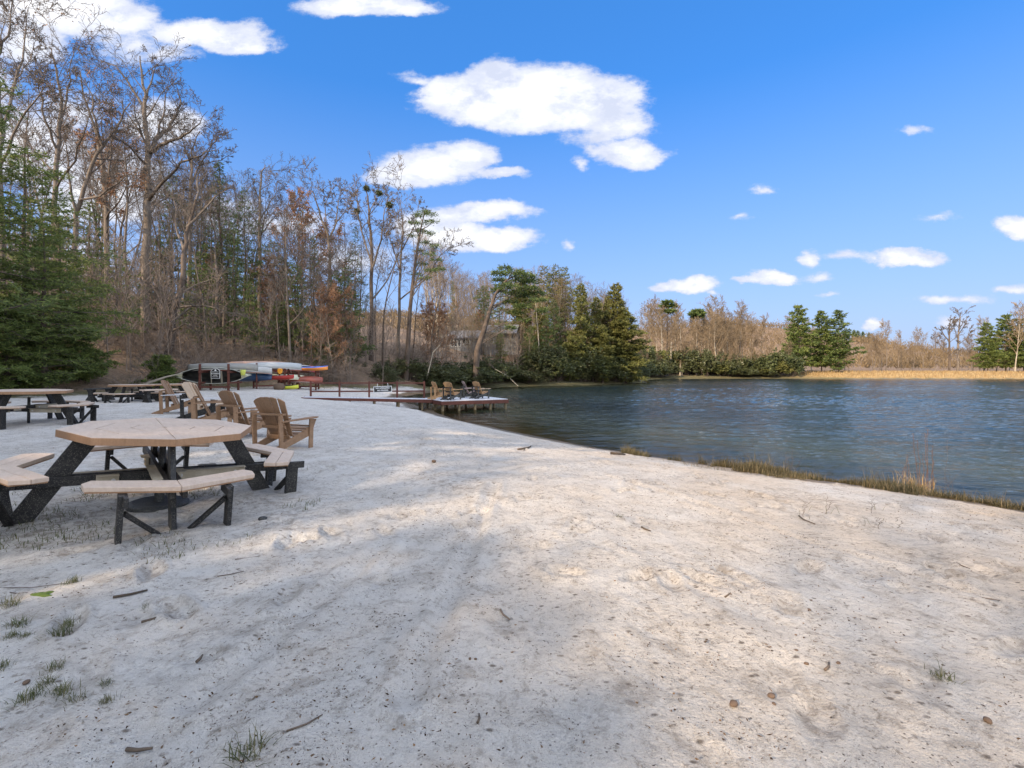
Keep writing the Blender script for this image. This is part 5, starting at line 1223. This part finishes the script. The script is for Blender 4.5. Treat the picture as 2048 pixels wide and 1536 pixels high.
scatter('b2', 34, (850, 1070), (94, 140), VBp, 20, 'barkpale', 'twigtan', 'bare tree on the slope beyond the grey cabin', 'bare trees beyond the cabin', dtop=(0, 30), clampH=(8, 24))
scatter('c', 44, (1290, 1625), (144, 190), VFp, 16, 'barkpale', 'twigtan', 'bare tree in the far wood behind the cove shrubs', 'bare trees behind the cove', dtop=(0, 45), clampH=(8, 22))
scatter('d', 52, (1690, 2350), (160, 215), VF, 16, 'bark', 'twigtan', 'bare tree in the thin wood behind the golden grass bank', 'bare trees behind the grass bank', dtop=(-35, 40), clampH=(6, 16))
scatter('e', 13, (380, 900), (40, 66), VBEECH, 14, 'bark', 'twig', 'small tree keeping withered tan leaves in the wood above the racks and railing', 'withered leaved trees above the racks', dtop=(60, 220), clampH=(5, 9), name='tree', lm='brownleaf')
scatter('e3', 9, (870, 1200), (80, 110), VBEECH, 14, 'bark', 'twig', 'tree keeping withered russet leaves in the wood near the cabin', 'withered leaved trees near the cabin', dtop=(60, 140), clampH=(5, 12), name='tree', lm='brownleaf')
scatter('f', 250, (-100, 900), (27, 70), VSp, 7, 'brush', 'brush', 'thin pale leafless sapling in the undergrowth behind the beach', 'saplings behind the beach', heights=(2.5, 8), name='sapling', wmin=.8)
scatter('cab', 26, (885, 1060), (66, 84), VSp, 7, 'bark', 'twig', 'thin leafless sapling screening the grey cabin', 'saplings before the cabin', heights=(4, 9), name='sapling', wmin=.5, avoid=False)
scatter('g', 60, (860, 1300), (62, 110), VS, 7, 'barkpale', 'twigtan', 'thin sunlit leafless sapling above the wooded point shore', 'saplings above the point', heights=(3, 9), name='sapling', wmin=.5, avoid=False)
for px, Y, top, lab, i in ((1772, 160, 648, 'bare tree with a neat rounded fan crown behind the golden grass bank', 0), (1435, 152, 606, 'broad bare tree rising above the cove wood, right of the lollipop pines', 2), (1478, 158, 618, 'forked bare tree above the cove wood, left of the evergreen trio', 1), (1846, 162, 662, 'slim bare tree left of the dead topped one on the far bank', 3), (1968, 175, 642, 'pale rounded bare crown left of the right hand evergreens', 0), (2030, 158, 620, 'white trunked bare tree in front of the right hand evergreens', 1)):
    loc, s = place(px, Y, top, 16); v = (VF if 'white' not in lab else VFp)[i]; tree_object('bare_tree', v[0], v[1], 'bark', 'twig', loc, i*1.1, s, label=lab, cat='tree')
for k, (c, a, tip) in enumerate(((-4, -13, 9), (.5, -15, 8), (4.5, -14, 10), (9, -16, 9))):
    x = .66*a+.75*c; y = .75*a-.66*c; s = (tip-a)/1.96/20; v = VB[k]; tree_object('bare_tree', v[0], v[1], 'bark', 'twig', (x, y, h1(x, y)-.1), k*2., s, label='leafless tree behind the viewer casting branch shade on the sand', cat='tree', group='leafless trees behind the viewer')
# the brown-leaved oak around px 600
loc, s = place(600, 57, 412, 14); v = VBEECH[0]; tree_object('tree', v[0], v[1], 'bark', 'twig', loc, 1, (s*.8, s*.8, s), v[2], 'brownleaf', label='tall tree full of russet withered leaves below the pointed evergreen tip', cat='tree')
loc, s = place(680, 66, 470, 14); v = VBEECH[1]; tree_object('tree', v[0], v[1], 'bark', 'twig', loc, 1, (s*.9, s*.9, s), v[2], 'brownleaf', label='russet leaved tree right of the tallest russet one', cat='tree')

# ---- shrubs
def shrub(seed, Rx, H, n, L, Wd, stems=14, hole=.3):
    g = np.random.default_rng(seed); R = random.Random(seed); C = Segs(); tips = []
    for s in range(stems):
        a = R.uniform(0, 6.28); l = R.uniform(.3, 1)*Rx; top = np.array([math.cos(a)*l, math.sin(a)*l, H*R.uniform(.5, 1)*(1-.35*(l/Rx)**2)]); p = np.array([math.cos(a)*l*.2, math.sin(a)*l*.2, 0]); mid = (p+top)/2+np.array([R.gauss(0, .15), R.gauss(0, .15), -.1])
        C.add(p, mid, .03, .02); C.add(mid, top, .02, .01)
        for k in range(5): e = mid+(top-mid)*R.random()+np.array([R.gauss(0, .35)*Rx, R.gauss(0, .35)*Rx, R.uniform(0, .3)*H]); e[2] = max(e[2], .1); C.add(mid+(top-mid)*R.random(), e, .01, .005); tips.append(e)
        tips.append(top)
    tips = np.array(tips); k = g.choice(len(tips), n//7); cen = tips[k]+g.normal(0, .17*Rx*.6, (n//7, 3)); cen[:, 2] = np.maximum(cen[:, 2], .05)
    pos = np.repeat(cen, 7, 0)+g.normal(0, .02, (n//7*7, 3)); d = g.normal(size=(len(pos), 3)); d[:, 2] = np.abs(d[:, 2])*.35-.05
    V_, q, ti = leaf_tris(pos, d, L, Wd, seed, droop=.15); return C.mesh('stems', 5), np_mesh('foliage', V_, quads=q, attrs=dict(tint=np.clip(ti*.7+.3*np.repeat(g.random(len(cen)), 7).repeat(4), 0, 1)))
VR = [shrub(201+i, 2.0, 2.3+.3*i, 6500, .24, .085) for i in range(4)]
VRF = [shrub(211+i, 3.0, 3.4, 5200, .5, .2) for i in range(3)]
def brush(seed, H, n):
    R = random.Random(seed); C = Segs()
    for s in range(n):
        a = R.uniform(0, 6.28); d = np.array([math.cos(a)*.5, math.sin(a)*.5, R.uniform(.5, 1.2)]); d /= np.linalg.norm(d)
        branch(C, R, np.array([R.gauss(0, .3), R.gauss(0, .3), 0]), d, H*R.uniform(.5, 1.1), .014, 1, 3, dict(DEF, rmin=.007, n=(6, 6, 4, 3), wob=.14, up=(0, -.03, -.03, 0)))
    return C.mesh('brushwood', 4)
VBR = [brush(221+i, 1.9, 13) for i in range(3)]
def put_shrub(v, x, y, sc, label, group, cat='shrub', name='shrub', fm='rhodo'):
    z = max(h1(x, y), LAKE_Z); t = empty(name, (x, y, z-.1), TR.uniform(0, 6.28), sc, label=label, cat=cat, group=group); link('stems', v[0], t, M['barkdark']); link('foliage', v[1], t, M[fm]); return t
def along(P, s):
    seg = [math.dist(P[i], P[i+1]) for i in range(len(P)-1)]; tot = sum(seg); s *= tot
    for i, l in enumerate(seg):
        if s <= l: f = s/l; return (P[i][0]*(1-f)+P[i+1][0]*f, P[i][1]*(1-f)+P[i+1][1]*f)
        s -= l
    return P[-1]
bank = [(-8.6, 53), (-5.2, 61), (-.6, 68.2), (9.6, 75.8), (17.6, 82), (23.6, 91), (27.5, 106)]
for i in range(52):
    x, y = along(bank, (i+.5)/52); off = TR.choice((.3, 1.2, 3.0)); s = TR.uniform(.75, 1.25); hz_ = 1.0 if 4 < x else .62
    put_shrub(VR[i % 4], x-off*.55+TR.uniform(-.4, .4), y+off*.8, (s*1.2, s*1.2, s*(TR.uniform(1.1, 2.0) if off > 1 else 1.1)*hz_), 'dark evergreen shrub crowding the near wooded shore right of the platform', 'shrubs along the wooded point', fm=TR.choice(('rhodo', 'rhodo', 'rhodo', 'pinebrown')))
bank2 = [(35, 131), (46, 141.5), (70, 145.8), (86, 143)]
for i in range(48):
    x, y = along(bank2, (i+.5)/48); off = TR.choice((.5, 3, 6, 9)); s = TR.uniform(.5, 1.25); put_shrub(VRF[i % 3], x+TR.uniform(-1, 1), y+off, (s, s, s*TR.uniform(.6, 2.1)), 'evergreen shrub along the far cove shore left of the pine trio', 'shrubs along the far cove', fm=TR.choice(('rhodo', 'rhodo', 'pinebrown', 'brownleaf' if i % 5 == 0 else 'rhodo')))
for i in range(16):
    px = TR.uniform(640, 880); Y = TR.uniform(47, 58); x = wx(px, Y)
    if wood_d(np.array([x]), np.array([Y]))[0] < .3: continue
    s = TR.uniform(.5, .85); put_shrub(VR[i % 4], x, Y, s, 'low dark shrub on the bank behind the railing', 'low shrubs behind the railing')
def put_brush(i, x, y, s, label, group): o = link('brush_pile', VBR[i % 3], None, M['brush']); o.location = (x, y, h1(x, y)-.05); o.rotation_euler = (0, 0, TR.uniform(0, 6)); o.scale = (s, s, s*.8); tag(o, label, 'brush', group)
for i in range(210):
    px = TR.uniform(120, 900)
    Y = TR.uniform(27, 72); x = wx(px, Y)
    w = wood_d(np.array([x]), np.array([Y]))[0]
    if w < .6 or w > 26: continue
    put_brush(i, x, Y, TR.uniform(.7, 1.9), 'grey leafless thicket at the foot of the wood behind the beach', 'leafless thickets behind the beach')
for i in range(22):
    x, y = along(bank, TR.random()); put_brush(i, x-2.5, y+3.5, TR.uniform(.8, 1.5), 'grey leafless thicket above the shrubs of the wooded point', 'leafless thickets on the point')
for i in range(24):
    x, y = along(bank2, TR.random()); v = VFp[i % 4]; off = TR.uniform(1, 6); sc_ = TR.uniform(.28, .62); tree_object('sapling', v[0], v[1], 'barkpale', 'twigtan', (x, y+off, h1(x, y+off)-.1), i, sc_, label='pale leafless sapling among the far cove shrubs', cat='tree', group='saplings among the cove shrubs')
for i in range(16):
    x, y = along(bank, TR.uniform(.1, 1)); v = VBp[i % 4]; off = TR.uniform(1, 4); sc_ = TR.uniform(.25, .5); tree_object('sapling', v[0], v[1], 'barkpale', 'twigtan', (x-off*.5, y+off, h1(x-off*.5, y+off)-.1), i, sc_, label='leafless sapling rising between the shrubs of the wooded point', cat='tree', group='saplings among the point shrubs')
# fallen trunk and root plate behind the far tables
def fallen():
    x, y, z = wx(268, 25.5), 25.5, h1(wx(268, 25.5), 25.5)
    T = Segs(); C = Segs(); pts = [np.array(p) for p in ((0, 0, .1), (.5, .4, .45), (1.1, .8, .75), (1.7, 1.3, .95))]
    for i in range(3): T.add(pts[i], pts[i+1], .09-.02*i, .07-.02*i)
    R = random.Random(3)
    for k in range(26):
        a = R.uniform(-.3, 3.4); d = np.array([math.cos(a)*.8, R.gauss(0, .4), abs(math.sin(a))]); branch(C, R, np.array([-.3+R.gauss(0, .2), R.gauss(0, .2), .05]), d/np.linalg.norm(d), R.uniform(.8, 1.9), .02, 2, 3, dict(DEF, rmin=.008, wob=.2))
    tree_object('fallen_tree', T.mesh('trunk'), C.mesh('crown'), 'barkpale', 'brush', (x, y, z), 0, 1, label='fallen pale trunk with a tangle of dead branches behind the far picnic tables', cat='fallen tree')
fallen()
def snag(label, px0, Y, pts, r):
    x = wx(px0, Y); z = max(h1(x, Y), LAKE_Z); T = Segs(); P_ = [np.array(P3(a[0], a[1], Y, Y, z, px0)) for a in pts]
    for i in range(len(P_)-1): T.add(P_[i], P_[i+1], r*(1-.5*i/len(P_)), r*(1-.5*(i+1)/len(P_)))
    R = random.Random(int(px0)); C = Segs()
    for k in range(6): i = R.randrange(1, len(P_)); branch(C, R, P_[i], norm(P_[i]-P_[i-1]+np.array([R.gauss(0, .3), R.gauss(0, .3), R.gauss(.2, .3)])), 1.2*r/.06, r*.3, 2, 3, dict(DEF, rmin=.01))
    tree_object('dead_branch', T.mesh('trunk'), C.mesh('crown'), 'barkpale', 'brush', (x, Y, z), 0, 1, label=label, cat='branch')
snag('long pale dead branch leaning down to the water from the shore shrubs', 1035, 64, [(1036, 772), (1015, 752), (990, 738)], .05)
snag('pale leaning dead stem above the railing end', 860, 54, [(853, 760), (866, 705), (880, 690)], .06)
snag('white dead snag standing among the far cove shrubs', 1342, 146, [(1342, 725), (1342, 700), (1343, 684)], .3)

# ---- far woods as one mass
def far_woods():
    g = np.random.default_rng(12); N = 9000; x = g.uniform(-420, 620, N); y = g.uniform(200, 470, N); z = height(x, y)
    H = g.uniform(4.5, 8.5, N); k = 16; C0 = np.repeat(np.stack([x, y, z], -1), k, 0); Hk = np.repeat(H, k); n = N*k
    o = norm(g.normal(size=(n, 3)))*(g.random((n, 1))**.5); o[:, 2] = np.abs(o[:, 2])
    b = C0+o*np.stack([Hk*.32, Hk*.32, Hk*.72], -1)+np.stack([0*Hk, 0*Hk, Hk*.12], -1); d = norm(o*[1, 1, .5]+np.array([0, 0, .9])+g.normal(0, .25, (n, 3)))
    V_, q, ti = leaf_tris(b, d, 1.9, .42, 3)
    me = np_mesh('far_woods', V_, quads=q, attrs=dict(tint=np.repeat(np.repeat(g.random(N), k), 4)))
    tag(link('far_woods', me, None, M['farwood']), 'brown leafless woods covering the distant ridges', 'woods', kind='stuff')
M['reed'] = mat('dead_reed_stems', m_bark((.11, .06, .045), (.20, .125, .09)))
M['farwood'] = mat('distant_winter_woods', m_leaf((.10, .075, .045), (.17, .12, .068), (.25, .18, .10), .9, .2, 0))
far_woods()
for k, px in enumerate((1708, 1716, 1726, 1738)):
    (T, C, Fo), H = CV['fr'][0], CV['fr'][1]; Y = 400; x = wx(px, Y); tree_object('pine_tree', T, C, 'barkdark', 'twig', (x, Y, h1(x, Y)-1), k, .55, Fo, 'pine', label='tiny dark pine on the crest of the distant ridge', cat='tree', group='pines on the distant crest')

# ------------------------------------------------------------------ grasses
def blades(x, y, z, Hh, Wb, g, lean=.35, curl=.3):
    n = len(x); a = g.uniform(0, 6.28, n); l = np.abs(g.normal(0, lean, n)); d = np.stack([np.cos(a)*l, np.sin(a)*l, np.ones(n)], -1); d = norm(d)
    s = np.stack([-np.sin(a), np.cos(a), np.zeros(n)], -1)*(Wb/2)[:, None]; p = np.stack([x, y, z], -1); m = p+d*(Hh*.55)[:, None]; t = m+norm(d+np.stack([np.cos(a), np.sin(a), -np.ones(n)*.4], -1)*curl)*(Hh*.5)[:, None]
    V_ = np.stack([p-s, p+s, m+s*.8, m-s*.8, t], 1).reshape(-1, 3); b = np.arange(n)*5
    q = np.stack([b, b+1, b+2, b+3], -1); tr = np.stack([b+3, b+2, b+4], -1); return V_, q, tr, np.repeat(g.random(n), 5)
def grass_obj(name, x, y, H_, W_, m_, g, **k):
    V_, q, tr, ti = blades(x, y, k.pop('z', None) if 'z' in k else np.maximum(height(x, y), LAKE_Z)-.01, H_, W_, g, k.pop('lean', .35), k.pop('curl', .3)); return link(name, np_mesh(name, V_, quads=q, tris=tr, attrs=dict(tint=ti)), None, m_)
g = np.random.default_rng(31)
# dry golden grass on the far bank
N = 26000; x = g.uniform(88, 330, N); y = g.uniform(128, 168, N); d = shore_d(x, y); w = wood_d(x, y); m = (d > .4) & (w < 6) & (y/x < 1.75); x = x[m]; y = y[m]
tag(grass_obj('golden_grass', x, y, g.uniform(.4, .95, len(x)), np.full(len(x), .10), M['drygrass'], g), 'golden dry grass covering the far bank', 'grass', kind='stuff')
# green-brown fringe along the near right shore
N = 130000; t = g.random(N); P0 = np.array([(2.9, 12.1), (4.96, 10), (7.6, 7.15), (12, 2.7)]); seg = np.array([0, 2.94, 6.83, 13.1])/13.1; x = np.interp(t, seg, P0[:, 0]); y = np.interp(t, seg, P0[:, 1]); off = np.abs(g.normal(0, .62, N))+.02; x = x-off*.72; y = y-off*.69
cl = fbm(x*2.2, y*2.2, 3, 55)+.35*fbm(x*.8, y*.8, 2, 58); d = shore_d(x, y); m = (d > -.08) & (d < 1.7) & (cl > -.12+.32*np.maximum(d-.3, 0)+np.clip((4.2-x)*.11, 0, .6)); x = x[m][:42000]; y = y[m][:42000]; hm = .45+1.1*np.clip(fbm(x*1.6, y*1.6, 3, 57)+.5, 0, 1)
tag(grass_obj('shore_grass', x, y, hm*g.uniform(.04, .19, len(x))*(1+.9*(g.random(len(x)) > .95)), np.full(len(x), .007), M['shoregrass'], g, lean=.9), 'low green and straw coloured grass fringing the near shore', 'grass', kind='stuff')
# sparse woodland-edge grass at the left
N = 40000; x = g.uniform(-34, -8, N); y = g.uniform(10, 44, N); w = wood_d(x, y); m = (w > -1.6) & (w < 3.5) & (fbm(x*.8, y*.8, 3, 66) > -.12+np.clip(-w*.2, 0, 1)); x = x[m]; y = y[m]
tag(grass_obj('edge_grass', x, y, g.uniform(.04, .14, len(x)), np.full(len(x), .018), M['tuft'], g, lean=.6), 'short rough grass between the sand and the wood', 'grass', kind='stuff')
N = 9000; x = g.uniform(-5.4, -1.9, N); y = g.uniform(3.0, 6.6, N); rr_ = np.hypot(x+3.43, y-4.66); m = (rr_ < 1.75) & (fbm(x*2.4, y*2.4, 3, 95)+.25*np.exp(-((x+4.0)**2+(y-3.9)**2)/.25) > .17); x = x[m]; y = y[m]
tag(grass_obj('weeds', x, y, g.uniform(.02, .075, len(x)), np.full(len(x), .005), M['tuft'], g, lean=.9), 'low weeds and grass sprouting in the sand under the foreground table', 'grass', kind='stuff')
# litter of bark and leaf crumbs on the sand
N = 70000; r = 1.2+22*g.random(N)**1.1; a = np.radians(g.uniform(36, 150, N)); x = r*np.cos(a); y = r*np.sin(a)+.1
cl = fbm(x*1.5, y*1.5, 3, 88)+.5*fbm(x*5, y*5, 2, 89); m = (shore_d(x, y) > .15) & (wood_d(x, y) < 0) & ((cl > .13) | (g.random(N) < .13)); x = x[m]; y = y[m]; n = len(x)
z = height(x, y)+.012+fbm(x*1.3, y*1.3, 3, 31)*.020+fbm(x*3.4, y*3.4, 3, 41)*.016; aa = g.uniform(0, 6.28, n); dd = np.stack([np.cos(aa), np.sin(aa), g.normal(0, .12, n)], -1)
V_, q, ti = leaf_tris(np.stack([x, y, z], -1), dd, .013, .006, 8); V_[2::4] += np.array([0, 0, .002])
sz = np.repeat(np.clip(g.lognormal(-.35, .5, n), .3, 1.15), 4)[:, None]; cc = np.repeat(np.stack([x, y, z], -1), 4, 0); V_ = cc+(V_-cc)*sz
tag(link('sand_litter', np_mesh('sand_litter', V_, quads=q, attrs=dict(tint=ti)), None, M['debris']), 'scattered bark crumbs and leaf bits on the white sand', 'litter', kind='stuff')
# tufts, sticks, stones, one by one (photo pixel, size)
def tuft_mesh(seed, n, h, lean):
    g = np.random.default_rng(seed); x = g.normal(0, .018, n); y = g.normal(0, .018, n); V_, q, tr, ti = blades(x, y, np.zeros(n)-.005, g.uniform(.4, 1, n)*h, np.full(n, .0024), g, lean, .5); return np_mesh('tuft', V_, quads=q, tris=tr, attrs=dict(tint=ti))
TM = [tuft_mesh(300+i, 75, .062, 1.0) for i in range(4)]
TUF = [(145,1173,1.1,'grass tuft behind the green moss patch'),(15,1222,1.5,'large grass tuft at the left edge of the sand'),(33,1255,1.3,'grass tuft just below the large one at the left edge'),(135,1258,1.0,'grass tuft straight below the green moss patch'),(25,1277,.8,'small grass tuft third down the left edge'),(48,1283,.7,'tiny grass tuft beside the third one at the left edge'),(115,1285,1.3,'spreading dark grass tuft right of the left edge tufts'),(110,1340,.9,'grass tuft midway down the lower left sand'),(97,1379,1.0,'paired grass tuft, left one, lower left sand'),(117,1388,1.1,'paired grass tuft, right one, lower left sand'),(48,1412,1.2,'bushy grass tuft near the lower left corner'),(153,1408,.9,'thin grass tuft near the lower left, alone'),(212,1371,.7,'small tuft of bent blades left of centre in the lower sand'),(210,1402,.7,'small brown tuft below the bent one'),(289,1216,.7,'faint tuft near the middle stick'),(500,1528,1.6,'spiky grass tuft cut by the bottom edge'),(5,1345,1.0,'tuft at the very left edge, halfway down the lower sand'),(1885,1365,1.2,'small reddish sprig alone at the lower right'),(1240,1040,1.0,'faint tuft by the rusty stain in the middle sand')]
def gz(px, py):
    x, y, z = ray(px, py); zz = z+float(fbm(np.array([x*1.3]), np.array([y*1.3]), 3, 31)[0]*.020+fbm(np.array([x*3.4]), np.array([y*3.4]), 3, 41)[0]*.016); return x, y, zz
for i, (px, py, s, lb) in enumerate(TUF): single('grass_tuft', TM[i % 4], M['tuft'], gz(px, py), i*1.7, lb, 'grass tuft', 'grass tufts on the sand', s)
def stick(px, py, px2, py2, r, lb, bend=.03):
    a = Vector(gz(px, py)); b = Vector(gz(px2, py2)); m = (a+b)/2+Vector(((b-a).y, -(b-a).x, 0))*bend*3; o = BM(); o.tube([Vector((0, 0, r)), m-a+Vector((0, 0, r*1.2)), b-a+Vector((0, 0, r))], [r, r*.9, r*.6], 6); ob = o.build('stick', M['stick'], None, True); ob.location = a; tag(ob, lb, 'stick', 'sticks on the sand')
for i, s in enumerate([(226,1201,295,1186,.008,'long bent stick above the middle of the left sand'),(283,1247,322,1242,.008,'short thick stick left of the trodden patches'),(253,1514,305,1511,.007,'straight stick near the bottom edge'),(393,1328,405,1312,.007,'short curved stick in the lower sand'),(573,1487,645,1434,.0035,'long thin twig at lower centre'),(435,1154,488,1148,.003,'thin twig in the shade right of the foreground table'),(470,1127,520,1120,.003,'thin twig nearest the right bench of the foreground table'),(1001,1229,1020,1242,.006,'dark short stick left of centre in the sand'),(955,1468,958,1450,.005,'upright looking short stick near the bottom centre'),(1283,1057,1301,1065,.008,'curled brown bark sliver in the middle sand'),(1598,1034,1630,1049,.007,'dark stick on the sunlit sand towards the shore'),(1450,1200,1463,1182,.005,'small hooked twig in the sunlit sand'),(1912,1132,1940,1144,.004,'curved thin twig at the right of the sunlit sand'),(1944,1194,2000,1202,.004,'long thin twig at the right edge sand'),(1650,1354,1658,1338,.006,'reddish twig at lower right, upright looking'),(12,1186,60,1183,.003,'straw thin twig at the left edge'),(0,1178,140,1170,.0025,'very long straw across the left edge sand'),(1036,900,1062,895,.02,'forked driftwood branch lying halfway to the platform'),(1222,909,1250,911,.03,'dark driftwood log at the water edge'),(1178,897,1192,899,.02,'small driftwood knob at the water edge')]): stick(*s)
PEB = [(1543,1400,.022,'round brown pebble at the lower right, largest'),(1467,1418,.026,'grey pebble left of the round brown one'),(1548,1419,.012,'small dark pebble just below the round brown one'),(1613,1334,.014,'dark flat pebble above the round brown one'),(1677,1343,.014,'orange pebble right of the dark flat one'),(1618,1224,.016,'olive pebble in the sunlit sand'),(1593,1313,.012,'flat brown pebble left of the dark flat one'),(944,1157,.012,'brown pebble in the shade at centre'),(940,1325,.011,'small reddish pebble at lower centre'),(951,1330,.010,'tiny dark pebble next to the reddish one'),(526,1043,.05,'black lump by the right foot of the foreground table'),(53,1381,.02,'mossy brown pebble in the lower left sand'),(868,926,.05,'reddish stone on the open beach'),(1002,1367,.010,'tiny dark pebble at centre low'),(1976,1450,.022,'yellowish stone near the lower right corner'),(1111,1090,.016,'yellow brown pebble on the sunlit patch')]
for i, (px, py, r, lb) in enumerate(PEB): x, y, z = gz(px, py); single('pebble', lump_mesh(r*.75, 400+i, 1, .8, .6, 2), M['stone'] if i != 10 else M['black2'], (x, y, z+r*.3), i, lb, 'pebble', 'pebbles on the sand')
x, y, z = gz(88, 1190); single('moss_patch', lump_mesh(.045, 480, 1.1, .7, .22, 4, 1.1), M['moss'], (x, y, z), 0, 'bright green moss patch on the left sand', 'moss')
# tall dead stalks and weeds at the water's edge
def stalks(name, label, pts, cat='plant', m_='reed', side=10, r=.0065, clump=40):
    x0, y0, z0 = ray(pts[0][0], pts[0][1]); t = empty(name, (x0, y0, z0), 0, label=label, cat=cat); R = random.Random(int(pts[0][0])); g = np.random.default_rng(int(pts[0][0]))
    for (px, py, px2, py2) in pts:
        Y = y0+R.uniform(-.15, .15); a = np.array([wx(px, Y)-x0, Y-y0, 0]); b = np.array([wx(px2, Y)-x0, Y-y0, wz(py2, Y)-z0]); C = Segs(); n = 7; pp = [a+(b-a)*i/n+np.array([R.gauss(0, .008), R.gauss(0, .008), 0])*(i > 0) for i in range(n+1)]
        for i in range(n): C.add(pp[i], pp[i+1], r*(1-i/n*.6), r*(1-(i+1)/n*.6))
        H = np.linalg.norm(b-a)
        for k in range(int(side*H*4)): f = R.uniform(.15, 1)*n; i = min(int(f), n-1); q = pp[i]+(pp[i+1]-pp[i])*(f-i); a_ = R.uniform(0, 6.28); C.add(q, q+np.array([math.cos(a_)*.05, math.sin(a_)*.05, .03])*R.uniform(.3, 1), .0015, .0008)
        link('stem', C.mesh('stem', 5), t, M[m_])
    n = clump; V_, q, tr, ti = blades(g.normal(0, .12, n), g.normal(0, .06, n), np.zeros(n), g.uniform(.1, .42, n)*(1 if clump > 30 else .3), np.full(n, .007 if clump > 30 else .004), g, .8, .6); link('dry_blades', np_mesh('dry_blades', V_, quads=q, tris=tr, attrs=dict(tint=ti)), t, M['drygrass' if clump > 30 else 'tuft'])
    return t
stalks('dead_stalks', 'tall clump of dead brown stalks standing at the water edge', [(1838, 980, 1826, 866), (1842, 980, 1836, 880), (1852, 985, 1855, 857), (1856, 985, 1850, 866), (1862, 985, 1866, 890), (1848, 980, 1845, 905), (1866, 988, 1864, 900)], clump=110)
stalks('dead_stalks', 'shorter pale clump of dead stalks left of the tall one', [(1812, 968, 1812, 915), (1818, 970, 1815, 908), (1806, 968, 1808, 930)], clump=40)
stalks('dead_weed', 'thin dark weed stems leaning right of the tall stalk clump', [(1890, 985, 1896, 880), (1900, 988, 1882, 925), (1880, 980, 1937, 928), (1908, 990, 1895, 935)], m_='stick', side=4, r=.003, clump=20)
stalks('weed', 'small leafy weed standing at the water edge left of the dead stalks', [(1582, 944, 1586, 897), (1575, 944, 1570, 905), (1590, 945, 1606, 915), (1580, 944, 1576, 915)], m_='stick', side=30, r=.003, clump=14)
for px, py, px2, py2 in ((1606, 1036, 1607, 1002), (1650, 1028, 1656, 995), (1742, 1022, 1745, 1000), (1758, 1052, 1757, 1036), (1792, 1050, 1796, 1036)):
    stalks('sprig', {1606: 'lone thin sprig on the sand nearest the mid shore grass', 1650: 'branched sprig on the sand below the weed', 1742: 'thin sprig on the sand left of the stalks', 1758: 'dark small sprig on the right sand', 1792: 'bent sprig on the right sand, rightmost'}[px], [(px, py, px2, py2), (px+2, py, px2+9, py2+6)], m_='stick', side=10, r=.0025, clump=4)
